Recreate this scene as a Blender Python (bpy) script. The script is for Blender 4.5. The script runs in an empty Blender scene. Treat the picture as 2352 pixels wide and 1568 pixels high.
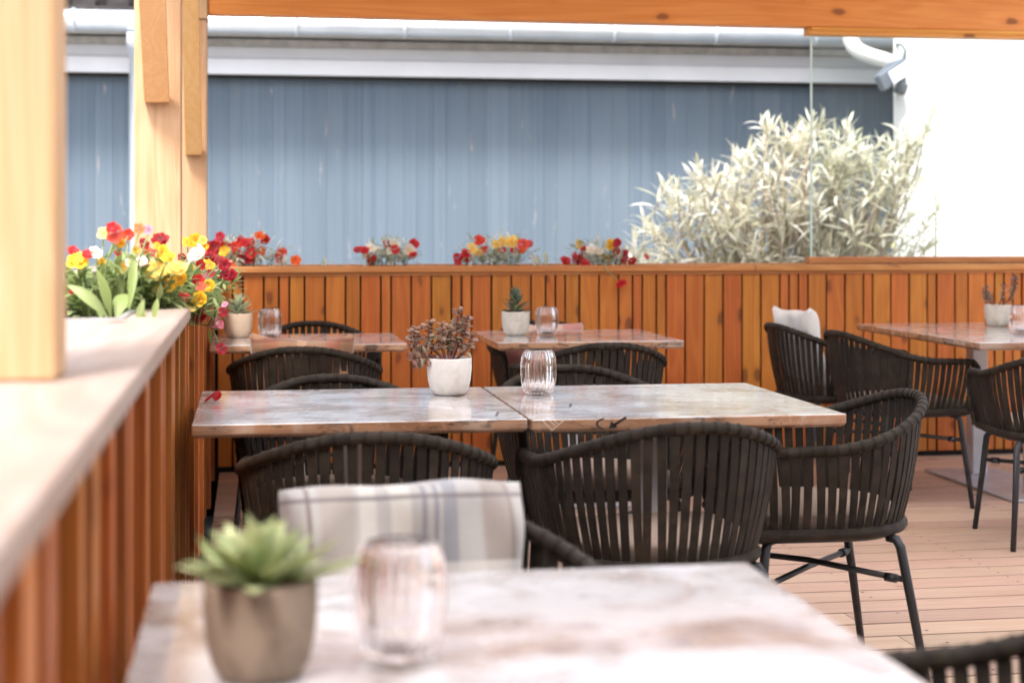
import bpy, math, random
from math import sin, cos, pi, radians as R
from mathutils import Vector, Matrix, noise as mnoise

SC = bpy.context.scene
COL = SC.collection
RND = random.Random(7)
V = Vector

# ------------------------------------------------------------------ camera model
H, FP, PSI = 1.23, 3700.0, R(9.2)
SP, CP = sin(PSI), cos(PSI)
def at(px, py, Y):
    m = (px - 1176) / FP
    X = Y * (SP + m * CP) / (CP - m * SP)
    d = X * SP + Y * CP
    return V((X, Y, H - (py - 528) * d / FP))
def pxsize(n, p):
    return n * (p.x * SP + p.y * CP) / FP

# ------------------------------------------------------------------ tagging
def tag(o, label=None, cat=None, group=None, kind=None):
    if label: o['label'] = label
    if cat: o['category'] = cat
    if group: o['group'] = group
    if kind: o['kind'] = kind
    return o
def empty(name, loc=(0, 0, 0), rz=0.0, label=None, cat=None, group=None):
    o = bpy.data.objects.new(name, None)
    o.empty_display_size = 0.1
    COL.objects.link(o)
    o.location = loc
    o.rotation_euler = (0, 0, rz)
    return tag(o, label, cat, group)
def copy_tree(o, parent=None):
    c = o.copy()
    COL.objects.link(c)
    c.parent = parent
    for ch in list(o.children):
        copy_tree(ch, c)
    return c

# ------------------------------------------------------------------ mesh builder
class MB:
    def __init__(s):
        s.v, s.f, s.r, s.m, s.sm = [], [], [], [], []
    def face(s, ids, rnd=0.0, mi=0, smooth=False):
        s.f.append(tuple(ids)); s.r.append(rnd); s.m.append(mi); s.sm.append(smooth)
    def box(s, x0, x1, y0, y1, z0, z1, rnd=0.0, mi=0, M=None):
        b = len(s.v)
        for p in ((x0,y0,z0),(x1,y0,z0),(x1,y1,z0),(x0,y1,z0),(x0,y0,z1),(x1,y0,z1),(x1,y1,z1),(x0,y1,z1)):
            q = V(p)
            s.v.append(M @ q if M else q)
        for f in ((0,3,2,1),(4,5,6,7),(0,1,5,4),(1,2,6,5),(2,3,7,6),(3,0,4,7)):
            s.face([b+i for i in f], rnd, mi)
    def tube(s, pts, rad, n=10, rnd=0.0, mi=0, cap=True, up=None, ringr=None):
        pts = [V(p) for p in pts]
        if not hasattr(rad, '__len__'): rad = [rad] * len(pts)
        N = len(pts)
        tang = []
        for i in range(N):
            t = pts[min(i+1, N-1)] - pts[max(i-1, 0)]
            tang.append(t.normalized() if t.length > 1e-9 else V((0,0,1)))
        u = up or (V((0,0,1)) if abs(tang[0].z) < .9 else V((1,0,0)))
        u = (u - tang[0] * u.dot(tang[0])).normalized()
        b = len(s.v)
        for i in range(N):
            u = (u - tang[i] * u.dot(tang[i]))
            u = u.normalized() if u.length > 1e-6 else tang[i].orthogonal().normalized()
            w = tang[i].cross(u)
            for k in range(n):
                a = 2*pi*k/n
                s.v.append(pts[i] + (u*cos(a) + w*sin(a)) * rad[i])
        for i in range(N-1):
            for k in range(n):
                k2 = (k+1) % n
                s.face((b+i*n+k, b+i*n+k2, b+(i+1)*n+k2, b+(i+1)*n+k), ringr[i] if ringr else rnd, mi, True)
        if cap:
            s.face([b+k for k in range(n)][::-1], rnd, mi)
            s.face([b+(N-1)*n+k for k in range(n)], rnd, mi)
    def lathe(s, prof, n=32, rnd=0.0, mi=0, mod=None, cx=0, cy=0, close=False):
        b = len(s.v); N = len(prof)
        for i, (r, z) in enumerate(prof):
            for k in range(n):
                a = 2*pi*k/n
                rr = r * (mod(a, i) if mod else 1)
                s.v.append(V((cx+rr*cos(a), cy+rr*sin(a), z)))
        rows = N if close else N-1
        for i in range(rows):
            j = (i+1) % N
            for k in range(n):
                k2 = (k+1) % n
                s.face((b+i*n+k, b+i*n+k2, b+j*n+k2, b+j*n+k), rnd, mi, True)
        if not close:
            if prof[0][0] > 1e-5: s.face([b+k for k in range(n)][::-1], rnd, mi)
            if prof[-1][0] > 1e-5: s.face([b+(N-1)*n+k for k in range(n)], rnd, mi)
    def leaf(s, base, d, nrm, L, W, curl=0.3, seg=4, fold=0.25, rnd=0.0, mi=0, shape=0.45, thick=0.0):
        d = V(d).normalized()
        nrm = V(nrm); nrm = nrm - d*nrm.dot(d)
        nrm = nrm.normalized() if nrm.length > 1e-6 else d.orthogonal().normalized()
        side = d.cross(nrm)
        p = V(base); b = len(s.v)
        for i in range(seg+1):
            t = i/seg
            w = W*0.5*(max(0.0, math.sin(pi*min(1, t**(math.log(0.5)/math.log(shape)))))*0.92 + 0.08*(1-t))
            ang = curl*t
            dd = d*cos(ang) - nrm*sin(ang)
            nn = nrm*cos(ang) + d*sin(ang)
            if i: p = p + dd*(L/seg)
            s.v += [p - side*w + nn*w*fold, p - nn*thick*0.5*(1-t*.8), p + side*w + nn*w*fold]
            if thick: s.v.append(p + nn*(thick*0.5*(1-t*.8)))
        st = 4 if thick else 3
        for i in range(seg):
            a = b+i*st; c = a+st
            s.face((a, a+1, c+1, c), rnd, mi, True)
            s.face((a+1, a+2, c+2, c+1), rnd, mi, True)
            if thick:
                s.face((a, c, c+3, a+3), rnd, mi, True)
                s.face((a+3, c+3, c+2, a+2), rnd, mi, True)
    def build(s, name, mats, parent=None, bevel=0.0, loc=None, seg=2):
        me = bpy.data.meshes.new(name)
        me.from_pydata([tuple(p) for p in s.v], [], s.f)
        if not isinstance(mats, (list, tuple)): mats = [mats]
        for m in mats: me.materials.append(m)
        me.polygons.foreach_set('material_index', s.m)
        me.polygons.foreach_set('use_smooth', s.sm)
        a = me.attributes.new('rnd', 'FLOAT', 'FACE')
        a.data.foreach_set('value', s.r)
        me.update()
        o = bpy.data.objects.new(name, me)
        COL.objects.link(o)
        if parent: o.parent = parent
        if loc is not None: o.location = loc
        if bevel:
            md = o.modifiers.new('bevel', 'BEVEL'); md.width = bevel; md.segments = seg
            md.limit_method = 'ANGLE'; md.angle_limit = R(40)
        return o

# ------------------------------------------------------------------ materials
class NT:
    def __init__(s, name):
        s.mat = bpy.data.materials.new(name); s.mat.use_nodes = True
        s.t = s.mat.node_tree; s.t.nodes.clear()
        s.out = s.n('ShaderNodeOutputMaterial')
    def n(s, typ, **kw):
        nd = s.t.nodes.new(typ)
        for k, v in kw.items(): setattr(nd, k, v)
        return nd
    def l(s, a, b): s.t.links.new(a, b)
    def put(s, sock, v):
        if hasattr(v, 'is_output'): s.l(v, sock)
        elif isinstance(v, (tuple, list)) and len(v) == 3 and sock.type == 'RGBA': sock.default_value = (*v, 1)
        else: sock.default_value = v
    def math(s, op, a, b=None, c=None, clamp=False):
        nd = s.n('ShaderNodeMath', operation=op); nd.use_clamp = clamp
        s.put(nd.inputs[0], a)
        if b is not None: s.put(nd.inputs[1], b)
        if c is not None: s.put(nd.inputs[2], c)
        return nd.outputs[0]
    def vmath(s, op, a, b):
        nd = s.n('ShaderNodeVectorMath', operation=op)
        s.put(nd.inputs[0], a); s.put(nd.inputs[1], b)
        return nd.outputs[0]
    def mix(s, f, a, b, mode='MIX'):
        nd = s.n('ShaderNodeMix', data_type='RGBA', blend_type=mode)
        s.put(nd.inputs[0], f); s.put(nd.inputs[6], a); s.put(nd.inputs[7], b)
        return nd.outputs[2]
    def ramp(s, x, a, b):
        nd = s.n('ShaderNodeMapRange', interpolation_type='SMOOTHSTEP')
        s.put(nd.inputs[0], x); nd.inputs[1].default_value = a; nd.inputs[2].default_value = b
        return nd.outputs[0]
    def noise(s, vec, scale, detail=3, dist=0.0, rough=0.55, out=0):
        nd = s.n('ShaderNodeTexNoise')
        s.put(nd.inputs['Vector'], vec)
        nd.inputs['Scale'].default_value = scale; nd.inputs['Detail'].default_value = detail
        nd.inputs['Distortion'].default_value = dist; nd.inputs['Roughness'].default_value = rough
        return nd.outputs[out]
    def coord(s): return s.n('ShaderNodeTexCoord').outputs['Object']
    def rnd(s):
        return s.n('ShaderNodeAttribute', attribute_name='rnd').outputs['Fac']
    def bsdf(s, col, rough=0.5, **kw):
        b = s.n('ShaderNodeBsdfPrincipled')
        s.put(b.inputs['Base Color'], col); s.put(b.inputs['Roughness'], rough)
        for k, v in kw.items(): s.put(b.inputs[k.replace('_', ' ')], v)
        s.l(b.outputs[0], s.out.inputs[0])
        return b
    def bump(s, b, h, strength=0.3, dist=0.002):
        nd = s.n('ShaderNodeBump'); nd.inputs['Strength'].default_value = strength; nd.inputs['Distance'].default_value = dist
        s.l(h, nd.inputs['Height']); s.l(nd.outputs[0], b.inputs['Normal'])

def offs(t, vec):
    r = t.rnd()
    c = t.n('ShaderNodeCombineXYZ')
    t.l(t.math('MULTIPLY', r, 37.3), c.inputs[0]); t.l(t.math('MULTIPLY', r, 91.7), c.inputs[1]); t.l(t.math('MULTIPLY', r, 53.1), c.inputs[2])
    return t.vmath('ADD', vec, c.outputs[0]), r

def mat_wood(name, light, dark, axis=2, knot=(0.10, 0.03, 0.012), rough=0.5, var=0.25, knots=0.5, ring=1.0, sat=None, spec=0.35):
    t = NT(name)
    vec, r = offs(t, t.coord())
    sc = [1, 1, 1]
    def S(al, ac):
        q = [ac, ac, ac]; q[axis] = al
        return tuple(q)
    n1 = t.noise(t.vmath('MULTIPLY', vec, S(0.55, 7.0)), 1.0, 2, 0.6)
    rings = t.math('PINGPONG', t.math('MULTIPLY', n1, 9.0), 0.5)
    rings = t.ramp(rings, 0.02, 0.42)
    streak = t.noise(t.vmath('MULTIPLY', vec, S(1.2, 110.0)), 1.0, 3)
    big = t.noise(t.vmath('MULTIPLY', vec, S(0.9, 5.0)), 1.0, 2)
    f = t.math('MULTIPLY', rings, 0.42*ring)
    f = t.math('ADD', f, t.math('MULTIPLY', t.ramp(streak, .35, .7), 0.3))
    f = t.math('ADD', f, t.math('MULTIPLY', t.ramp(big, .35, .7), 0.25), clamp=True)
    col = t.mix(f, light, dark)
    vo = t.n('ShaderNodeTexVoronoi', feature='F1')
    kv = t.vmath('MULTIPLY', vec, S(5.0, 10.0))
    kn = t.noise(kv, 2.0, 2, out=1)
    kv = t.vmath('ADD', kv, t.vmath('MULTIPLY', kn, (0.25, 0.25, 0.25)))
    t.l(kv, vo.inputs['Vector']); vo.inputs['Scale'].default_value = 1.0
    sep = t.n('ShaderNodeSeparateColor'); t.l(vo.outputs['Color'], sep.inputs[0])
    gate = t.math('GREATER_THAN', sep.outputs[0], 1-knots)
    d = t.math('SUBTRACT', 1.0, t.ramp(vo.outputs['Distance'], 0.13, 0.25))
    halo = t.math('SUBTRACT', 1.0, t.ramp(vo.outputs['Distance'], 0.12, 0.5))
    col = t.mix(t.math('MULTIPLY', t.math('MULTIPLY', halo, gate), 0.45), col, dark)
    col = t.mix(t.math('MULTIPLY', t.math('MULTIPLY', d, gate), 0.66), col, knot)
    tone = t.math('ADD', 1 - var, t.math('MULTIPLY', t.math('FRACT', t.math('MULTIPLY', r, 7.77)), 2*var))
    hsv = t.n('ShaderNodeHueSaturation'); t.l(tone, hsv.inputs['Value']); t.l(col, hsv.inputs['Color'])
    t.put(hsv.inputs['Hue'], t.math('ADD', 0.49, t.math('MULTIPLY', t.math('FRACT', t.math('MULTIPLY', r, 3.31)), 0.02)))
    b = t.bsdf(hsv.outputs[0], rough, Specular_IOR_Level=spec)
    t.bump(b, t.math('ADD', streak, t.math('MULTIPLY', rings, 0.3)), 0.25, 0.002)
    return t.mat

def mat_plain(name, col, rough=0.5, metal=0.0, var=0.0, vs=8.0, bump=0.0, bs=60.0, **kw):
    t = NT(name)
    c = col
    vec = t.coord()
    if var:
        n = t.noise(vec, vs, 4)
        f = t.ramp(n, 0.3, 0.7)
        c = t.mix(f, tuple(x*(1-var) for x in col), tuple(min(1, x*(1+var)) for x in col))
    b = t.bsdf(c, rough, Metallic=metal, **kw)
    if bump: t.bump(b, t.noise(vec, bs, 4), bump, 0.003)
    return t.mat

def mat_leaf(name, a, bcol, trans=0.35, rough=0.5, tip=None):
    t = NT(name)
    r = t.rnd()
    c = t.mix(r, a, bcol)
    b = t.n('ShaderNodeBsdfPrincipled'); t.l(c, b.inputs['Base Color']); b.inputs['Roughness'].default_value = rough
    tr = t.n('ShaderNodeBsdfTranslucent'); t.l(c, tr.inputs[0])
    mx = t.n('ShaderNodeMixShader'); mx.inputs[0].default_value = trans
    t.l(b.outputs[0], mx.inputs[1]); t.l(tr.outputs[0], mx.inputs[2]); t.l(mx.outputs[0], t.out.inputs[0])
    return t.mat

def mat_rope(name, a, b_):
    t = NT(name)
    vec = t.coord()
    w = t.n('ShaderNodeTexWave', wave_type='BANDS', bands_direction='Z'); t.l(vec, w.inputs['Vector'])
    w.inputs['Scale'].default_value = 90; w.inputs['Distortion'].default_value = 0.4
    n = t.noise(vec, 25, 3)
    c = t.mix(t.ramp(n, .3, .7), a, b_)
    c = t.mix(t.math('MULTIPLY', w.outputs['Fac'], 0.35), c, tuple(x*.45 for x in a))
    c = t.mix(t.math('MULTIPLY', t.rnd(), .75), c, tuple(x*.25 for x in a))
    bs = t.bsdf(c, 0.55, Specular_IOR_Level=0.16)
    t.bump(bs, w.outputs['Fac'], 0.5, 0.0015)
    return t.mat

def mat_table(name, seed):
    t = NT(name)
    vec = t.vmath('ADD', t.coord(), (seed*3.7, seed*1.9, seed*.7))
    st = t.vmath('MULTIPLY', vec, (2.0, 26.0, 26.0))
    g = t.noise(st, 1.0, 4, 0.8)
    base = t.mix(t.ramp(g, .3, .7), (0.40, 0.32, 0.27), (0.24, 0.175, 0.135))
    pale = t.noise(vec, 5.0, 4, 0.5)
    base = t.mix(t.math('MULTIPLY', t.ramp(pale, .5, .7), 0.6), base, (0.60, 0.60, 0.61))
    grey = t.noise(t.vmath('ADD', vec, (5, 3, 1)), 7.0, 5, 0.8)
    base = t.mix(t.math('MULTIPLY', t.ramp(grey, .54, .68), 0.6), base, (0.20, 0.20, 0.24))
    base = t.mix(t.math('MULTIPLY', t.ramp(pale, .34, .58), 0.85), base, (0.74, 0.755, 0.79))  # cool pale wash paints the bright reflection into the top's colour
    geo = t.n('ShaderNodeNewGeometry'); sn = t.n('ShaderNodeSeparateXYZ'); t.l(geo.outputs['Normal'], sn.inputs[0])
    em = t.math('SUBTRACT', 1.0, t.ramp(sn.outputs[2], .3, .8))
    edge = t.mix(t.ramp(g, .3, .7), (0.50, 0.29, 0.17), (0.26, 0.13, 0.07))
    edge = t.mix(t.math('MULTIPLY', t.ramp(pale, .5, .66), .5), edge, (0.52, 0.42, 0.35))
    base = t.mix(em, base, edge)
    dk = t.noise(t.vmath('MULTIPLY', t.vmath('ADD', vec, (9, 2, 4)), (9, 22, 22)), 1.0, 5, 1.0, 0.7)
    base = t.mix(t.math('MULTIPLY', t.ramp(dk, .54, .66), t.math('ADD', .45, t.math('MULTIPLY', em, .4))), base, (0.05, 0.035, 0.03))
    ro = t.math('ADD', 0.22, t.math('MULTIPLY', t.ramp(grey, .4, .7), 0.18))
    b = t.bsdf(base, ro, Specular_IOR_Level=0.6, Coat_Weight=t.math('ADD', .75, t.math('MULTIPLY', t.ramp(pale, .35, .6), .25)), Coat_IOR=1.7, Coat_Roughness=0.09)
    t.bump(b, t.noise(vec, 9, 3), 0.05, 0.01)
    return t.mat

def mat_glass(name, tint=(1, 1, 1), rough=0.0):
    t = NT(name)
    g = t.n('ShaderNodeBsdfGlass'); g.inputs[0].default_value = (*tint, 1); g.inputs['Roughness'].default_value = rough; g.inputs['IOR'].default_value = 1.45
    t.l(g.outputs[0], t.out.inputs[0])
    return t.mat

def mat_pane(name):
    t = NT(name)
    tr = t.n('ShaderNodeBsdfTransparent'); tr.inputs[0].default_value = (0.95, 0.975, 0.965, 1)
    gl = t.n('ShaderNodeBsdfGlossy'); gl.inputs['Roughness'].default_value = 0.0
    df = t.n('ShaderNodeBsdfDiffuse'); df.inputs[0].default_value = (0.9, 0.95, 0.95, 1)
    lw = t.n('ShaderNodeFresnel'); lw.inputs[0].default_value = 1.35
    mx = t.n('ShaderNodeMixShader'); t.l(lw.outputs[0], mx.inputs[0]); t.l(tr.outputs[0], mx.inputs[1]); t.l(gl.outputs[0], mx.inputs[2])
    dust = t.noise(t.coord(), 60, 5, 0.2)
    m2 = t.n('ShaderNodeMixShader'); t.l(t.math('ADD', 0.012, t.math('MULTIPLY', t.ramp(dust, .6, .75), .05)), m2.inputs[0])
    t.l(mx.outputs[0], m2.inputs[1]); t.l(df.outputs[0], m2.inputs[2])
    t.l(m2.outputs[0], t.out.inputs[0])
    return t.mat

def mat_opal(name):
    t = NT(name)
    d = t.n('ShaderNodeBsdfDiffuse'); d.inputs[0].default_value = (.55, .54, .53, 1)
    tr = t.n('ShaderNodeBsdfTranslucent'); tr.inputs[0].default_value = (.93, .92, .91, 1)
    mx = t.n('ShaderNodeMixShader'); mx.inputs[0].default_value = .85
    t.l(d.outputs[0], mx.inputs[1]); t.l(tr.outputs[0], mx.inputs[2]); t.l(mx.outputs[0], t.out.inputs[0])
    return t.mat

def mat_plaid(name, base, bands, w=0.41, noise_amt=0.12):
    """bands: list of (axis, centre, half width, colour, strength) in local metres"""
    t = NT(name)
    vec = t.coord()
    sp = t.n('ShaderNodeSeparateXYZ'); t.l(vec, sp.inputs[0])
    c = base
    for ax, ce, hw, colr, stg in bands:
        d = t.math('ABSOLUTE', t.math('SUBTRACT', sp.outputs[ax], ce))
        f = t.math('SUBTRACT', 1.0, t.ramp(d, hw*0.75, hw*1.15))
        c = t.mix(t.math('MULTIPLY', f, stg), c, colr)
    n = t.noise(t.vmath('MULTIPLY', vec, (180, 180, 180)), 1.0, 2)
    c = t.mix(t.math('MULTIPLY', n, noise_amt*2), c, tuple(x*.6 for x in base))
    b = t.bsdf(c, 0.9, Specular_IOR_Level=0.1, Sheen_Weight=0.3)
    t.bump(b, t.noise(vec, 220, 2), 0.4, 0.002)
    return t.mat

def mat_bluewall(name):
    t = NT(name)
    vec, r = offs(t, t.coord())
    st = t.noise(t.vmath('MULTIPLY', vec, (95, 95, 0.45)), 1.0, 4, 0.2)
    big = t.noise(t.vmath('MULTIPLY', vec, (3.0, 3.0, 0.5)), 1.0, 3)
    c = t.mix(t.ramp(st, .35, .65), (0.104, 0.141, 0.182), (0.130, 0.168, 0.210))
    c = t.mix(t.math('MULTIPLY', t.ramp(big, .4, .7), .45), c, (0.148, 0.182, 0.212))
    sc = t.noise(t.vmath('MULTIPLY', t.vmath('ADD', vec, (3, 8, 2)), (14, 14, 2.2)), 1.0, 4, .5, .75)
    c = t.mix(t.math('MULTIPLY', t.ramp(sc, .63, .73), .6), c, (0.42, 0.36, 0.33))
    tone = t.math('ADD', .95, t.math('MULTIPLY', t.math('FRACT', t.math('MULTIPLY', r, 7.77)), .1))
    hsv = t.n('ShaderNodeHueSaturation'); t.l(tone, hsv.inputs['Value']); t.l(c, hsv.inputs['Color'])
    b = t.bsdf(hsv.outputs[0], .75, Specular_IOR_Level=.2)
    t.bump(b, st, .3, .003)
    return t.mat

def mat_concrete(name, col, dark):
    t = NT(name)
    vec = t.coord()
    n = t.noise(vec, 22, 5, .6)
    n2 = t.noise(vec, 7, 3, .4)
    c = t.mix(t.ramp(n, .42, .72), col, tuple((a+b)/2 for a, b in zip(col, dark)))
    c = t.mix(t.math('MULTIPLY', t.ramp(n2, .52, .7), .7), c, dark)
    b = t.bsdf(c, .85, Specular_IOR_Level=.2)
    t.bump(b, t.noise(vec, 130, 4), .35, .002)
    return t.mat

def mat_petal(name, edge, centre):
    t = NT(name)
    r = t.rnd()
    c = t.mix(r, edge, centre)
    b = t.n('ShaderNodeBsdfPrincipled'); t.l(c, b.inputs['Base Color']); b.inputs['Roughness'].default_value = .6
    tr = t.n('ShaderNodeBsdfTranslucent'); t.l(c, tr.inputs[0])
    mx = t.n('ShaderNodeMixShader'); mx.inputs[0].default_value = .3
    t.l(b.outputs[0], mx.inputs[1]); t.l(tr.outputs[0], mx.inputs[2]); t.l(mx.outputs[0], t.out.inputs[0])
    return t.mat

M = {}
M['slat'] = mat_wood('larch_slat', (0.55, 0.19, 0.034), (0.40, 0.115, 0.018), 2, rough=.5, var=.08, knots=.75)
M['slat_shaded'] = mat_wood('larch_slat_shaded', (0.42, 0.145, 0.032), (0.27, 0.075, 0.014), 2, rough=.5, var=.2, knots=.3)  # darker copy of the slat wood, the left wall's shade in its colour
M['post'] = mat_wood('spruce_post', (0.53, 0.355, 0.215), (0.43, 0.24, 0.11), 2, rough=.55, var=.06, knots=.2, ring=.75, knot=(0.17, 0.05, 0.018))
M['brace'] = mat_wood('spruce_brace', (0.86, 0.53, 0.25), (0.74, 0.39, 0.14), 2, rough=.55, var=.05, knots=.3, ring=.6, knot=(0.25, 0.07, 0.02))
M['cap'] = mat_wood('spruce_cap', (0.37, 0.305, 0.268), (0.30, 0.225, 0.178), 1, rough=.5, var=.05, knots=.12)
M['capx'] = mat_wood('larch_cap', (0.60, 0.27, 0.09), (0.45, 0.16, 0.045), 0, rough=.5, var=.06, knots=.2)
M['beam'] = mat_wood('larch_beam', (0.80, 0.385, 0.10), (0.64, 0.245, 0.045), 0, rough=.5, var=.08, knots=.3, ring=.8)
M['beamy'] = mat_wood('spruce_beam', (0.66, 0.38, 0.16), (0.5, 0.24, 0.08), 1, rough=.55, var=.08, knots=.3)
M['deck'] = mat_wood('deck_board', (0.62, 0.45, 0.345), (0.47, 0.30, 0.21), 0, rough=.42, var=.14, knots=.1, ring=.5, spec=.5)
M['dark'] = mat_plain('shadow_gap', (0.012, 0.009, 0.008), .9)
M['gap_shade'] = mat_plain('deck_gap_shade', (0.045, 0.016, 0.010), .9)  # dark strips between deck boards stand in for the shade in the gaps
M['screw'] = mat_plain('screw_steel', (0.05, 0.045, 0.04), .5, .6)
M['soil'] = mat_plain('soil', (0.045, 0.025, 0.018), .95, var=.6, vs=40, bump=1.0, bs=70)
M['zinc'] = mat_plain('zinc_liner', (0.55, 0.56, 0.58), .4, .8, var=.15)
M['rope'] = mat_rope('woven_rope', (0.021, 0.0158, 0.0118), (0.046, 0.0355, 0.0255))
M['legm'] = mat_plain('anthracite_tube', (0.028, 0.030, 0.034), .38, .3)
M['seat'] = mat_plain('taupe_cushion', (0.34, 0.26, 0.21), .9, var=.12, vs=150, bump=.4, bs=300)
M['steel'] = mat_plain('brushed_steel', (0.52, 0.53, 0.56), .4, .25, var=.1)
M['blue'] = mat_bluewall('blue_board')
M['white'] = mat_plain('white_render', (0.66, 0.675, 0.67), .9, var=.03, vs=2.5, bump=.3, bs=140)
M['fascia'] = mat_plain('painted_fascia', (0.60, 0.615, 0.65), .6, var=.05, vs=2)
M['fascia2'] = mat_plain('painted_fascia_low', (0.74, 0.755, 0.79), .6, var=.04, vs=2)
M['soffit'] = mat_plain('grey_soffit', (0.42, 0.41, 0.39), .8, var=.15, vs=12)
M['gutter'] = mat_plain('zinc_gutter', (0.66, 0.71, 0.76), .38, .55, var=.06, vs=4)
M['pipe'] = mat_plain('white_pipe', (0.78, 0.78, 0.75), .45)
M['tile'] = mat_plain('roof_tile', (0.035, 0.03, 0.03), .8, var=.4, vs=9)
M['glass'] = mat_glass('ribbed_glass', (1.0, 0.985, 0.98))
M['pane'] = mat_pane('clear_pane')
M['edge'] = mat_plain('pane_edge', (0.62, 0.82, 0.76), .3)
M['wax'] = mat_plain('candle_wax', (0.80, 0.72, 0.64), .5)
M['tin'] = mat_plain('tealight_tin', (0.8, 0.8, 0.82), .3, .9)
M['stemg'] = mat_leaf('flower_stem', (0.22, 0.30, 0.10), (0.34, 0.42, 0.18), .2)
M['fol'] = mat_leaf('flower_foliage', (0.12, 0.18, 0.045), (0.42, 0.50, 0.22), .4)
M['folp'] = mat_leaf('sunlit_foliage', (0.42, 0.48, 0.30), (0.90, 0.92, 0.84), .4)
M['tulip'] = mat_leaf('broad_leaf', (0.26, 0.34, 0.10), (0.42, 0.48, 0.24), .4)
M['olea'] = mat_leaf('oleander_leaf', (0.50, 0.49, 0.33), (0.92, 0.91, 0.84), .4)
M['twig'] = mat_plain('twig_bark', (0.42, 0.36, 0.28), .8)
M['yel'] = mat_leaf('yellow_leaf', (0.70, 0.60, 0.24), (0.80, 0.74, 0.42), .4)
M['succ'] = mat_leaf('succulent_leaf', (0.28, 0.36, 0.20), (0.58, 0.62, 0.42), .15, .45)
M['succy'] = mat_leaf('succulent_leaf_yellow', (0.20, 0.27, 0.09), (0.58, 0.62, 0.33), .15, .45)
M['succd'] = mat_leaf('aloe_leaf', (0.055, 0.10, 0.055), (0.13, 0.19, 0.11), .08, .4)
M['jade'] = mat_leaf('jade_leaf', (0.23, 0.085, 0.06), (0.46, 0.43, 0.28), .1, .4)
M['jstem'] = mat_plain('jade_stem', (0.16, 0.055, 0.045), .6)
M['lampgrey'] = mat_plain('lamp_grey', (0.10, 0.115, 0.13), .5, .2)
M['lampsil'] = mat_plain('lamp_silver', (0.13, 0.15, 0.185), .4, .1)
M['pot_w'] = mat_concrete('pot_white', (0.70, 0.67, 0.63), (0.50, 0.46, 0.42))
M['pot_g'] = mat_concrete('pot_grey', (0.58, 0.54, 0.47), (0.33, 0.29, 0.23))
M['pot_b'] = mat_concrete('pot_beige', (0.56, 0.43, 0.32), (0.44, 0.33, 0.24))
M['pot_d'] = mat_concrete('pot_brown', (0.27, 0.205, 0.155), (0.12, 0.08, 0.055))
M['mark_d'] = mat_plain('printed_dark', (0.03, 0.022, 0.02), .5)
M['mark_l'] = mat_plain('printed_light', (0.62, 0.47, 0.36), .5)
PC = {'red': ((0.72, 0.030, 0.030), (0.30, 0.01, 0.02)), 'darkred': ((0.42, 0.012, 0.018), (0.10, 0.004, 0.008)),
      'crimson': ((0.50, 0.010, 0.030), (0.14, 0.002, 0.012)), 'orange': ((0.88, 0.20, 0.03), (0.65, 0.05, 0.02)),
      'orange_red': ((0.82, 0.09, 0.035), (0.5, 0.02, 0.02)), 'yellow': ((0.92, 0.60, 0.035), (0.62, 0.26, 0.01)),
      'pale_yellow': ((0.93, 0.74, 0.22), (0.85, 0.42, 0.03)), 'white': ((0.84, 0.86, 0.88), (0.85, 0.66, 0.25)),
      'pink': ((0.80, 0.38, 0.52), (0.6, 0.08, 0.2)), 'magenta': ((0.55, 0.04, 0.16), (0.85, 0.55, 0.5))}
for k, (a, b) in PC.items(): M['p_'+k] = mat_petal('petal_'+k, a, b)

# ------------------------------------------------------------------ ground + deck
g = MB(); g.box(-60, 60, -40, 80, -0.45, -0.30)
tag(g.build('ground', mat_plain('pavement', (0.30, 0.29, 0.28), .9, var=.2, vs=1.5)), kind='structure')
d = MB()
y = -1.2; i = 0
while y < 8.3:
    joints = sorted([-0.16, RND.uniform(1.0, 2.0), RND.uniform(3.4, 4.4), 7.0])
    for a, b in zip(joints[:-1], joints[1:]):
        d.box(a+.001, b-.001, y, y+.1365, -.028, 0, RND.random())
    for k in range(12):
        xx = .25 + k*.6
        for yy in (y+.035, y+.11):
            if RND.random() < .8:
                d.v += [V((xx+.0055*cos(q*pi/3), yy+.0055*sin(q*pi/3), .0012)) for q in range(6)]
                d.face(range(len(d.v)-6, len(d.v)), 0, 1)
    d.box(-.16, 7, y+.1366, y+.1499, -.02, -.0022, 0, 3)
    y += .150; i += 1
d.box(-.16, 7, -1.2, 8.3, -.06, -.03, 0, 2)
tag(d.build('deck', [M['deck'], M['screw'], M['dark'], M['gap_shade']], bevel=.0015), kind='structure')

# ------------------------------------------------------------------ planter walls
WX, BY = -.185, 8.28            # inner face of left wall, inner face of back wall
ZT = 1.045
WID = (.043, .067, .095)
# left
lw = empty('planter_wall', (WX, 3.5, 0), 0, 'low timber planter wall with deep vertical slats along the left side', 'planter wall')
def slat_run(mb, a, b, fn, rel=lambda k: RND.choice((.012, .030, .042)) if k == 0 else RND.choice((.008, .010, .028))):
    p = a
    last = 0
    while p < b:
        k = RND.choices((0, 1, 2), (4, 3, 4))[0]
        w = WID[k]
        th = rel(k)
        fn(mb, p, min(b, p+w), th, RND.random())
        p += w + .0095
mb = MB()
slat_run(mb, -.6-3.5, BY-.03-3.5, lambda m, a, b, th, r: m.box(-.03, -.03+th, a, b, .03, ZT-.034, r))
mb.build('cladding', M['slat_shaded'], lw, bevel=.002)
mb = MB(); mb.box(-.05, -.031, -4.1, BY-3.5-.03, .0, ZT-.034)
mb.box(-.60, -.58, -4.1, BY-3.5+.5, -.3, ZT-.034)
mb.build('backing_board', M['dark'], lw)
mb = MB()
mb.box(-.62, .04, -4.1, 3.40-3.5, ZT-.034, ZT, .31)
mb.box(-.075, .04, 3.40-3.5, BY-.03-3.5, ZT-.034, ZT, .31)
mb.box(-.62, -.50, 3.40-3.5, BY+.42-3.5, ZT-.034, ZT, .62)
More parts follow.
